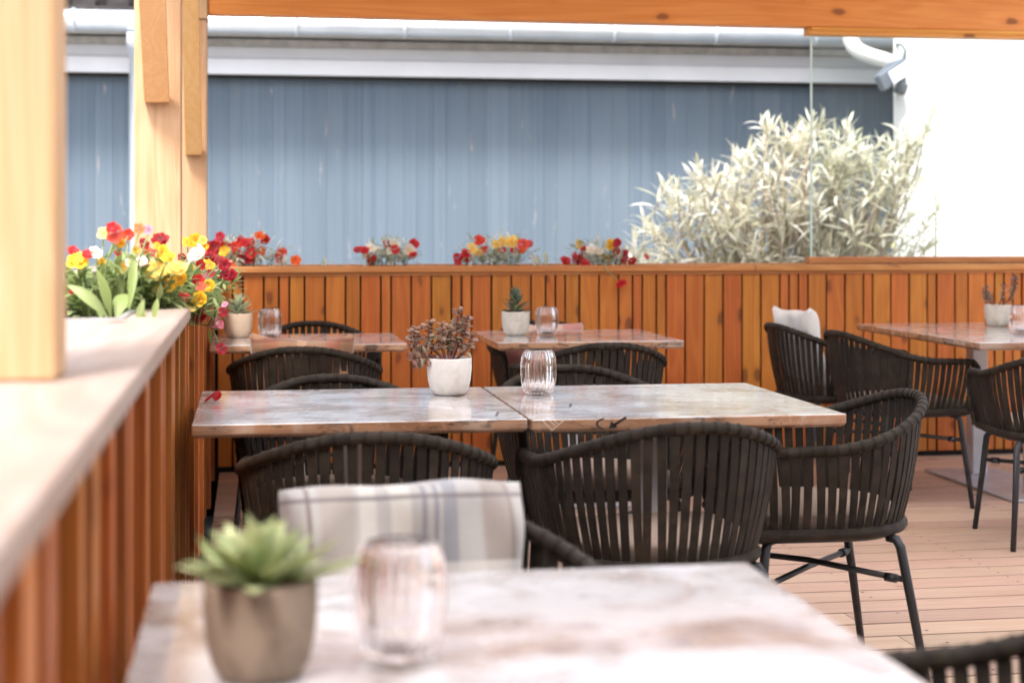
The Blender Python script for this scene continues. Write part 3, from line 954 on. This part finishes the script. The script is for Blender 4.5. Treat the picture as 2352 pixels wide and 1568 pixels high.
W_ = (0.70, 0.68, 0.64)
grey = mat_plaid('grey_plaid', (0.43, 0.42, 0.41), [
    (0, -.145, .03, (.27, .22, .19), .7), (0, -.165, .003, (.2, .16, .15), .8), (0, -.06, .014, (.24, .25, .29), .8), (0, .12, .03, (.33, .28, .24), .6), (0, -.035, .004, (.2, .2, .25), .8), (0, -.015, .004, (.2, .2, .25), .8),
    (0, .02, .016, (.62, .60, .55), .9), (0, .07, .014, (.60, .58, .54), .8), (0, .05, .004, (.45, .42, .42), .6), (0, .165, .004, (.2, .16, .14), .85),
    (2, .315, .004, (.15, .13, .14), .8), (2, .10, .02, (.5, .5, .52), .5), (2, .2, .01, (.8, .78, .74), .5)])
brown = mat_plaid('brown_plaid', (0.27, 0.15, 0.085), [(0, -.12, .03, (.28, .10, .06), .7), (0, .12, .03, (.28, .09, .06), .7), (2, .33, .006, (.15, .05, .04), .8), (0, 0, .02, (.5, .32, .2), .6)])
pink = mat_plaid('pink_plaid', (0.58, 0.42, 0.33), [(0, -.13, .05, (.42, .05, .09), .5), (0, .11, .03, (.75, .62, .52), .8), (0, .02, .02, (.45, .06, .10), .7), (2, .12, .14, (.28, .03, .05), .75), (2, .33, .012, (.6, .15, .2), .6)])
whit = mat_plain('white_linen', (0.74, 0.74, 0.70), .9, bump=.3, bs=250)
def put_pillow(mat, chair, dy, dz, tilt, label, w=.41, h=.38, seed=1, dx=0, rz=0, T=.12, **kw):
    o = make_pillow(mat, w, h, T, seed, **kw).build('cushion', mat)
    cz = chair.rotation_euler.z
    o.location = V(chair.location) + Matrix.Rotation(cz, 3, 'Z') @ V((dx, dy, dz))
    o.rotation_euler = (R(tilt), R(rz), cz)
    return tag(o, label, 'cushion', 'loose cushions leaning in the chairs')
put_pillow(grey, chairs[12], -.13, .478, 12, 'grey and cream plaid cushion in the chair behind the foreground table', seed=2, w=.42, h=.350, T=.16, rz=-.6)
put_pillow(brown, chairs[7], -.145, .478, 10, 'brown cushion peeking above the chair at the back left table', seed=4, h=.345, cr=-.02, p2=.12)
put_pillow(pink, chairs[11], -.11, .470, 14, 'pink and maroon plaid cushion behind the back centre table', seed=5, w=.42, h=.318)
put_pillow(whit, chairs[3], -.10, .478, 12, 'white cushion with pointed corners in the chair by the long right table', seed=1, h=.39, T=.08, cr=-.02, p2=.15)

# ------------------------------------------------------------------ lanterns
def make_lantern():
    t = empty('glass_lantern', (0, 0, 0))
    n = 24
    prof = [(.034, .001), (.0385, .004), (.0435, .016), (.0482, .036), (.0500, .062), (.0500, .085), (.0478, .106), (.0435, .120), (.0385, .1275), (.0365, .1290)]
    inn = [(.0335, .1285), (.0350, .126), (.0400, .117), (.0440, .104), (.0462, .085), (.0462, .062), (.0445, .038), (.0400, .020), (.0340, .012), (.001, .0115)]
    full = prof+inn
    def mod(a, i):
        if i >= 10: return 1
        amp = .13 * min(1, i/2.0) * (1 if i < 8 else .5)
        return 1 + amp*(abs(cos(a*n/2))-.5)*2*.5
    m = MB(); m.lathe([(.001, .001)]+full, n*8, mod=lambda a, i: mod(a, i-1) if i > 0 else 1)
    m.build('ribbed_glass', M['glass'], t)
    m = MB(); m.lathe([(.018, .0122), (.019, .026), (.018, .0265), (.017, .024), (.001, .024)], 24); m.build('tealight', M['wax'], t)
    m = MB(); m.lathe([(.0193, .0121), (.0199, .0255), (.0195, .0255), (.0192, .0121)], 24, close=True)
    m.build('tealight_cup', M['tin'], t)
    return t
lan = make_lantern()
LN = [(.165, 1.81, 'large blurred ribbed glass lantern on the foreground table'), (.83, 4.64, 'ribbed glass lantern on the middle table between two chair backs'),
      (.083, 7.27, 'ribbed glass lantern on the back left table'), (1.33, 7.22, 'ribbed glass lantern beside the aloe on the back centre table'),
      (3.53, 7.01, 'ribbed glass lantern at the right picture edge on the long table')]
for i, (x, y, lb) in enumerate(LN):
    o = lan if i == 0 else copy_tree(lan)
    o.location = (x, y, .7508); o.rotation_euler = (0, 0, i*.7)
    tag(o, lb, 'lantern', 'ribbed glass lanterns on the tables')

# ------------------------------------------------------------------ potted plants
def make_pot(t, mat, R_=.0645, Hh=.108):
    m = MB()
    pr = [(.001, 0), (R_*.60, 0), (R_*.72, .003), (R_*.86, Hh*.16), (R_*.955, Hh*.4), (R_, Hh*.7), (R_*1.0, Hh-.003), (R_*.985, Hh), (R_*.93, Hh), (R_*.915, Hh-.003), (R_*.90, Hh*.8), (.001, Hh*.78)]
    m.lathe(pr, 48); m.build('pot', mat, t)
    m = MB(); m.lathe([(R_*.895, Hh*.86), (R_*.5, Hh*.9), (.001, Hh*.92)], 24); m.build('soil', M['soil'], t)
GP = 'succulents in concrete pots on the tables'
def rosette(label, loc, mat, potmat, n, L, Wd, hgt, seed, R_=.0645, Hh=.108, spread=1.35, th=.008, leafmat=None, crl=(-.25, .15), pw=.8):
    t = empty('potted_succulent', loc, 0, label, 'potted plant', GP)
    make_pot(t, potmat, R_, Hh)
    rs = random.Random(seed); m = MB()
    for k in range(n):
        f = k/n
        a = k*2.39996+rs.uniform(-.2, .2)
        el = spread*(1-f)**pw + .12 + rs.uniform(-.1, .1)
        el = min(el, 1.40)
        dr = V((cos(a)*sin(el), sin(a)*sin(el), cos(el)))
        base = V((cos(a)*.012*(1-f), sin(a)*.012*(1-f), Hh*.9 + hgt*f))
        m.leaf(base, dr, V((-cos(a)*cos(el), -sin(a)*cos(el), sin(el))), L*(1-.40*f)*rs.uniform(.85, 1.1), Wd*rs.uniform(.85, 1.1), rs.uniform(*crl), 6, .35, rs.random(), 0, .52, th)
    m.build('rosette', leafmat or M['succ'], t)
    m = MB(); m.tube([V((0, 0, Hh*.85)), V((0, 0, Hh*.9+hgt))], [.009, .006], 8); m.build('stem', M['stemg'], t)
    return t
Z0 = .7508
rosette('large blurred pale green succulent in a brown concrete pot on the foreground table', (.010, 1.755, Z0), None, M['pot_d'], 32, .102, .034, .020, 11, R_=.0612, Hh=.105, spread=1.5, crl=(-.40, .0), pw=.55, th=.007, leafmat=M['succy'])
rosette('pale succulent in a beige pot on the back left table', (-.057, 7.29, Z0), None, M['pot_b'], 36, .078, .023, .055, 12, spread=1.4)
rosette('dark green pointed aloe in a grey pot on the back centre table', (1.19, 7.24, Z0), None, M['pot_g'], 34, .078, .021, .085, 13, spread=1.45, leafmat=M['succd'])
def jade(label, loc, potmat, stems, seed, R_=.0655, Hh=.107):
    t = empty('potted_succulent', loc, 0, label, 'potted plant', GP)
    make_pot(t, potmat, R_, Hh)
    rs = random.Random(seed); m, s_ = MB(), MB()
    for (path, dens, sz) in stems:
        P = [V(p) for p in path]
        Q, L = resample(P, .006)
        s_.tube(Q, [.0055*(1-.6*i/len(Q)) for i in range(len(Q))], 7)
        for i in range(len(Q)):
            f = i/len(Q)
            if f < .30: continue
            if i % 2 and rs.random() < .6: continue
            tg = (Q[min(i+1, len(Q)-1)]-Q[max(i-1, 0)]).normalized()
            u = tg.orthogonal().normalized(); w = tg.cross(u)
            for e in range(dens):
                if rs.random() < .12: continue
                a = (i//2 % 2)*pi/2 + e*2*pi/dens + rs.uniform(-.4, .4)
                dr = (u*cos(a)+w*sin(a)) + tg*rs.uniform(.1, .8) + V((0, 0, -.1))
                m.leaf(Q[i], dr, tg+V((rs.uniform(-1.2, 1.2), rs.uniform(-1.6, .3), rs.uniform(-.3, .6))), sz*1.25*rs.uniform(.8, 1.25)*(1.15-.35*f), sz*.92, .25, 5, .1, rs.random()*(1.25-f), 0, .58, .007)
    m.build('foliage', M['jade'], t); s_.build('stem', M['jstem'], t)
    return t
b = .095
jade('reddish jade plant with many upright branches in a white pot on the middle table', (.571, 4.67, Z0), M['pot_w'], [
    ([(0.005, 0, b), (.02, .0, .14), (.022, 0, .19), (.028, 0, .245)], 3, .021),
    ([(0.005, 0, b), (.03, .01, .15), (.045, .0, .18), (.056, -.005, .225)], 3, .020),
    ([(-.01, 0, b), (-.022, 0, .14), (-.018, -.01, .17), (-.024, -.01, .205)], 3, .021),
    ([(-.01, 0, b), (-.045, .0, .13), (-.062, -.005, .165), (-.058, -.005, .215)], 3, .021),
    ([(-.015, 0, b), (-.06, -.01, .115), (-.095, -.01, .125), (-.108, -.01, .155), (-.10, -.01, .192)], 3, .022),
    ([(-.04, 0, .11), (-.08, -.015, .112), (-.108, -.02, .105)], 3, .026),
    ([(0.01, 0, b), (.05, -.02, .13), (.062, -.02, .17)], 3, .021),
    ([(0.0, 0, b), (.0, .03, .14), (-.0, .03, .195)], 3, .02)], 5)
jade('slender jade plant in a pale pot on the long right table', (3.68, 7.55, Z0), M['pot_g'], [
    ([(-.01, 0, b), (-.04, 0, .12), (-.062, 0, .16), (-.06, 0, .20)], 3, .022),
    ([(0, 0, b), (.02, 0, .13), (.03, 0, .18), (.034, 0, .215)], 2, .020),
    ([(.01, 0, b), (.06, 0, .13), (.085, 0, .18), (.095, 0, .245)], 3, .022)], 6)

# ------------------------------------------------------------------ flowers
def flower_mesh(seed, double):
    rs = random.Random(seed); m = MB()
    for layer in range(2 if double else 1):
        np_ = 5
        for k in range(np_):
            a0 = 2*pi*k/np_ + layer*.6 + rs.uniform(-.15, .15)
            Rr = (1.0 if layer == 0 else .68)*rs.uniform(.85, 1.08)
            lift = rs.uniform(.05, .35) + layer*.35
            nr, na = 3, 6
            b = len(m.v)
            for i in range(nr+1):
                f = i/nr
                for j in range(na+1):
                    g = -1+2*j/na
                    wd = .95*(f**.5)*(1-.2*f)
                    rad_ = Rr*f*(1-.18*g*g*f) + .04*sin(5*g+seed+k)*f
                    ang = a0 + g*wd
                    z = lift*f*f*Rr - .12*f + .09*sin(4*g+k)*f*f + layer*.1
                    m.v.append(V((rad_*cos(ang), rad_*sin(ang), z)))
            for i in range(nr):
                for j in range(na):
                    a = b+i*(na+1)+j
                    m.face((a, a+1, a+na+2, a+na+1), max(0, .95-1.1*i/nr)*.9, 0, True)
    for k in range(6):
        a = 2*pi*k/6; m.v.append(V((.10*cos(a), .10*sin(a), .10)))
    m.face(range(len(m.v)-6, len(m.v)), 1.0, 0)
    return m
FM = {}
def flower_obj(color, var):
    key = (color, var)
    if key not in FM:
        o = flower_mesh(var*13+5, var != 2).build('flower', M['p_'+color])
        me = o.data; bpy.data.objects.remove(o); FM[key] = me
    o = bpy.data.objects.new('flower', FM[key]); COL.objects.link(o)
    return o
fr = random.Random(99)
GF = 'flower clumps growing in the planters'
def flower_plant(label, base, flowers, folspec, folmat, Yj=.12, nfol=150, leafL=.045, stem_drop=True):
    """flowers: (point, radius m, colour)"""
    t = empty('flowering_plant', base, 0, label, 'flowers', GF)
    B = V(base)
    st, fo_ = MB(), MB()
    for p, rad, colr in flowers:
        o = flower_obj(colr, fr.randint(0, 3)); o.parent = t
        o.location = p-B
        o.scale = (rad, rad, rad)
        face = V((fr.uniform(-.6, .6)+ .1, -1.0+fr.uniform(-.2, .5), fr.uniform(.0, .9)))
        o.rotation_euler = face.to_track_quat('Z', 'Y').to_euler()
        root = B + V((fr.uniform(-.04, .04), fr.uniform(-.03, .03), -.02))
        root = root.lerp(V((p.x, p.y, B.z-.02)), .55)
        md = root.lerp(p, .55) + V((fr.uniform(-.015, .015), 0, .03))
        st.tube([root-B, md-B, p-B+V((0, .006, -.004))], [.0028, .0022, .0016], 5, fr.random())
        for k in range(4):
            q = root.lerp(md, fr.uniform(.2, 1)).lerp(p, fr.uniform(0, .5))
            fo_.leaf(q-B, (fr.uniform(-1, 1), fr.uniform(-1, .6), fr.uniform(-.1, .9)), (0, 0, 1), leafL*fr.uniform(.6, 1.2), leafL*.26, fr.uniform(0, .7), 3, .2, fr.random())
    for (c, rx, ry, rz_, n) in folspec:
        for k in range(n):
            v = V((fr.gauss(0, .45), fr.gauss(0, .45), abs(fr.gauss(0, .5))))
            if v.length > 1.1: v *= 1.1/v.length
            q = c + V((v.x*rx, v.y*ry, v.z*rz_))
            dr = V((v.x+fr.uniform(-.6, .6), v.y+fr.uniform(-.8, .4), fr.uniform(-.1, 1.0)))
            fo_.leaf(q-B, dr, (0, 0, 1), leafL*fr.uniform(.6, 1.3), leafL*fr.uniform(.22, .36), fr.uniform(-.2, .9), 3, .2, fr.random())
    fo_.build('foliage', folmat, t); st.build('stem', M['stemg'], t)
    return t
def zpt(ox, oy, sc): return lambda zx, zy: ((ox+zx/sc)/1.2755, (oy+zy/sc)/1.2755)
def mk(L, conv, sc, Y, yj=.1, k=1.3):
    out = []
    for zx, zy, r, c in L:
        a, b_ = conv(zx, zy)
        p = at(a, b_, Y+fr.uniform(-yj, yj))
        out.append((p, pxsize(r/sc/1.2755, p)*k, c))
    return out
zA = zpt(190, 620, 4.126)
LA = [(100,470,60,'red'),(150,600,105,'yellow'),(270,510,60,'red'),(380,490,70,'white'),(475,255,72,'pale_yellow'),(610,260,100,'orange_red'),(680,380,50,'yellow'),(770,280,58,'orange_red'),(905,200,60,'orange'),(1010,215,50,'pink'),(440,600,42,'yellow'),(700,680,58,'pale_yellow'),(100,955,40,'red'),(570,190,60,'red'),(640,330,60,'orange'),(180,530,50,'pale_yellow'),(640,500,45,'red'),(850,470,40,'yellow'),(780,620,50,'white')]
LB = [(965,385,62,'darkred'),(1150,330,88,'darkred'),(1000,460,52,'orange'),(1085,500,48,'darkred'),(1180,490,72,'yellow'),(1250,545,68,'yellow'),(925,600,62,'white'),(1020,605,62,'red'),(920,670,46,'darkred'),(1110,700,115,'pale_yellow'),(1350,680,105,'pale_yellow'),(1230,850,112,'yellow'),(1400,810,80,'yellow'),(1110,945,46,'pale_yellow'),(1030,720,60,'yellow'),(1120,410,40,'yellow')]
LC = [(1580,340,78,'yellow'),(1480,365,52,'yellow'),(1600,500,85,'white'),(1690,420,42,'yellow'),(1450,610,52,'white'),(1760,550,62,'darkred'),(1870,600,64,'darkred'),(1930,640,62,'crimson'),(1750,640,68,'yellow'),(1640,640,55,'red'),(1690,680,55,'white'),(1530,690,62,'pale_yellow'),(1910,740,75,'crimson'),(2000,760,68,'crimson'),(1840,690,52,'white'),(1770,740,42,'crimson'),(1730,780,48,'pink'),(1650,430,50,'white'),(1560,560,55,'white'),(1420,560,50,'darkred'),(1670,340,48,'pale_yellow')]
LD = [(1610,830,66,'red'),(1650,900,58,'orange_red'),(1740,890,68,'yellow'),(1440,1030,58,'red'),(1630,1050,80,'yellow'),(1540,1070,48,'yellow'),(1530,1160,52,'pale_yellow'),(1610,1240,85,'crimson'),(1935,1120,36,'pink'),(1915,1210,52,'crimson'),(1835,1350,74,'magenta'),(1898,1650,62,'crimson')]
zD = zpt(600, 660, 3.136)
LE = [(140,108,38,'crimson'),(185,185,40,'red'),(90,200,58,'darkred'),(180,240,40,'yellow'),(270,190,40,'orange_red'),(330,155,42,'red'),(370,160,46,'red'),(435,150,36,'red'),(505,95,40,'orange'),(555,130,36,'red'),(425,250,46,'red'),(370,310,46,'darkred'),(430,300,42,'red'),(520,232,34,'orange'),(705,250,44,'orange_red'),(695,305,38,'red'),(835,320,40,'orange'),(310,260,42,'red'),(240,350,46,'orange_red'),(60,260,46,'red'),(150,300,40,'white'),(270,300,38,'white')]
LF = [(1415,225,44,'red'),(1470,225,34,'red'),(1530,205,44,'white'),(1685,170,38,'crimson'),(1745,175,40,'white'),(1755,220,36,'red'),(1920,175,40,'red'),(1880,240,52,'white'),(1915,270,32,'red'),(1530,300,44,'red'),(1525,345,32,'red'),(1480,285,28,'white'),(1590,225,30,'white'),(1700,240,30,'white')]
zG = zpt(1300, 660, 3.357)
LG = [(350,150,46,'orange_red'),(285,225,46,'pale_yellow'),(215,270,42,'red'),(215,315,46,'red'),(140,320,42,'red'),(140,375,32,'red'),(405,235,40,'orange_red'),(345,270,44,'pale_yellow'),(525,185,42,'pale_yellow'),(575,155,46,'pale_yellow'),(670,160,54,'pale_yellow'),(575,230,38,'orange_red'),(690,240,34,'red'),(785,185,50,'orange_red'),(840,180,38,'red'),(770,240,34,'orange')]
LH = [(1325,180,42,'pale_yellow'),(1385,245,40,'red'),(1195,345,46,'red'),(1290,320,46,'red'),(1340,345,52,'red'),(1395,370,40,'red'),(1475,240,52,'white'),(1440,240,36,'white'),(1530,250,34,'white'),(1640,190,44,'yellow'),(1705,175,36,'crimson'),(1700,240,36,'crimson'),(1690,285,42,'crimson'),(1555,290,22,'yellow'),(1600,330,30,'yellow'),(1785,265,30,'crimson'),(1790,310,26,'crimson'),(1765,345,30,'red'),(1855,345,36,'red'),(2000,305,24,'red')]
def fol(px, py, Y, rxpx, rzpx, n, ry=.10):
    c = at(px, py, Y); return (c, pxsize(rxpx, c), ry, pxsize(rzpx, c), n)
flower_plant('tall clump with orange red and yellow blooms nearest the front post in the left planter', at(240, 735, 3.78), mk(LA, zA, 4.126, 3.72, .06), [fol(225, 716, 3.92, 105, 80, 330), fol(305, 705, 3.92, 95, 90, 280), fol(205, 725, 3.85, 60, 50, 100)], M['fol'], leafL=.06)
flower_plant('clump with big yellow and dark red blooms in the middle of the left planter', at(355, 725, 3.95), mk(LB, zA, 4.126, 3.86, .06), [fol(365, 722, 4.06, 105, 85, 420), fol(420, 700, 4.15, 70, 70, 160)], M['fol'], leafL=.055)
flower_plant('crowded red, white and yellow clump before the corner posts in the left planter', at(470, 680, 4.75), mk(LC, zA, 4.126, 4.55, .08), [fol(470, 672, 4.78, 70, 70, 260)], M['fol'])
flower_plant('trailing red and yellow flowers hanging over the inner side of the left planter', at(425, 725, 4.1), mk(LD, zA, 4.126, 4.0, .05), [fol(445, 712, 4.16, 50, 50, 110)], M['fol'])
flower_plant('red and orange clump at the left end of the back planter', at(575, 614, 8.48), mk(LE, zD, 3.136, 8.40, .05, 1.35), [fol(570, 608, 8.48, 100, 60, 260)], M['folp'], leafL=.06)
flower_plant('small red and white clump second from left in the back planter', at(890, 614, 8.48), mk(LF, zD, 3.136, 8.40, .05, 1.35), [fol(895, 606, 8.48, 62, 52, 260)], M['folp'], leafL=.058)
flower_plant('yellow and orange clump in the middle of the back planter', at(1135, 613, 8.48), mk(LG, zG, 3.357, 8.40, .05, 1.35), [fol(1140, 606, 8.48, 90, 58, 320)], M['folp'], leafL=.058)
t = flower_plant('red, white and yellow clump with one dangling bloom by the oleander in the back planter', at(1385, 613, 8.48), mk(LH, zG, 3.357, 8.40, .05, 1.35), [fol(1385, 606, 8.48, 85, 48, 300)], M['folp'], leafL=.058)
B = V(t.location)
dg = at(1425, 650, 8.235)
for dx, dz, rr_ in ((0, 0, .022), (.018, .004, .018), (-.012, -.010, .018)):
    o = flower_obj('red', 1); o.parent = t; o.location = dg-B+V((dx, -.01, dz)); o.scale = (rr_,)*3; o.rotation_euler = (R(75), 0, R(20))
m = MB(); m.tube([at(1380, 604, 8.45)-B, at(1386, 608, 8.26)-B, at(1395, 622, 8.245)-B, dg-B], [.003, .003, .003, .002], 6, .7); m.build('trailing_stem', M['stemg'], t)

# broad leaved bulb plant + shoots
tp = empty('bulb_plant', at(250, 738, 3.62), 0, 'broad pale green bulb leaves at the near end of the left planter', 'plant')
B = V(tp.location); m = MB()
for (x0, y0, x1, y1, w, c) in [(250,733,165,672,30,1.1),(255,732,226,632,26,.4),(268,735,292,676,40,1.0),(296,712,316,600,24,.25)]:
    p, q = at(x0, y0, 3.62), at(x1, y1, 3.60+fr.uniform(-.06, .1))
    m.leaf(p-B, (q-p)+V((0, -.02, .05)), V((fr.uniform(-.4, .4), -1, .3)), (q-p).length*1.15, pxsize(w, p), c, 8, .55, fr.random()*.6, 0, .55)
m.build('foliage', M['tulip'], tp)
SH = [(342, 738, 3.50, 3, 55, 'thin green shoots in the bare soil at the front of the left planter'), (748, 612, 8.45, 2, 26, 'pair of pale shoots between the two leftmost back clumps'), (1250, 612, 8.45, 3, 40, 'pale leafy shoot between the middle and right back clumps'), (652, 612, 8.42, 2, 32, 'single pale bulb leaf beside the red corner clump')]
for px, py, Y, n, hp, lb in SH:
    t = empty('green_shoot', at(px, py, Y), 0, lb, 'plant', 'young shoots in the planters')
    m = MB(); B = V(t.location)
    for k in range(n):
        p = at(px+(k-n/2)*hp*.35, py, Y)-B
        m.leaf(p, (fr.uniform(-.5, .5), fr.uniform(-.2, .1), 1), (0, -1, 0), pxsize(hp, B)*fr.uniform(.75, 1.05), pxsize(hp*.3, B), .25, 5, .4, fr.random(), 0, .5)
    m.build('leaf', M['tulip'] if px < 400 else M['folp'], t)

# fallen petal on T2
m = MB(); m.leaf((-.02, 0, .002), (1, .2, .1), (0, 0, 1), .045, .032, -1.0, 6, .4); m.leaf((.012, 0, .004), (.25, .2, .9), (-.3, -1, .2), .034, .030, .5, 6, .5)
o = m.build('fallen_petal', M['p_darkred'], None, loc=(-.11, 4.55, .7505)); tag(o, 'dark red fallen petal lying on the left end of the middle table', 'petal')

# ------------------------------------------------------------------ light
SUN_AZ, SUN_EL = V((-.40, -.92, 0)), 58
wd = bpy.data.worlds.new('World'); SC.world = wd; wd.use_nodes = True
nt = wd.node_tree
bg = nt.nodes['Background']
sky = nt.nodes.new('ShaderNodeTexSky'); sky.sky_type = 'NISHITA'; sky.sun_disc = False
sky.sun_elevation = R(SUN_EL); sky.sun_rotation = math.atan2(SUN_AZ.x, SUN_AZ.y)
sky.air_density = 1.0; sky.dust_density = 4.0; sky.ozone_density = 1.0
hs = nt.nodes.new('ShaderNodeHueSaturation'); hs.inputs['Saturation'].default_value = .55
nt.links.new(sky.outputs[0], hs.inputs['Color']); nt.links.new(hs.outputs[0], bg.inputs[0]); bg.inputs[1].default_value = .50
sl = bpy.data.lights.new('sun', 'SUN'); sl.energy = 6.8; sl.angle = R(10); sl.color = (1, .965, .92)
so = bpy.data.objects.new('sun', sl); COL.objects.link(so)
dvec = V((SUN_AZ.x, SUN_AZ.y, SUN_AZ.length*math.tan(R(SUN_EL)))).normalized()
so.rotation_euler = dvec.to_track_quat('Z', 'Y').to_euler()
so.location = dvec*30

# ------------------------------------------------------------------ camera
cam = bpy.data.cameras.new('camera'); co = bpy.data.objects.new('camera', cam); COL.objects.link(co)
cam.sensor_width = 36; cam.lens = FP/2352*36; cam.shift_y = -(784-528)/2352
co.location = (0, 0, H); co.rotation_euler = (R(90), 0, -PSI)
cam.clip_start = .05; cam.clip_end = 500
cam.dof.use_dof = True; cam.dof.focus_distance = 5.0; cam.dof.aperture_fstop = 3.0
SC.camera = co

SC.view_settings.view_transform = 'Standard'; SC.view_settings.look = 'None'
SC.view_settings.exposure = 0; SC.view_settings.gamma = 1
SC.render.engine = 'CYCLES'
SC.cycles.use_denoising = True
SC.cycles.max_bounces = 14; SC.cycles.transparent_max_bounces = 16; SC.cycles.transmission_bounces = 12
SC.cycles.caustics_refractive = True
SC.cycles.sample_clamp_indirect = 6
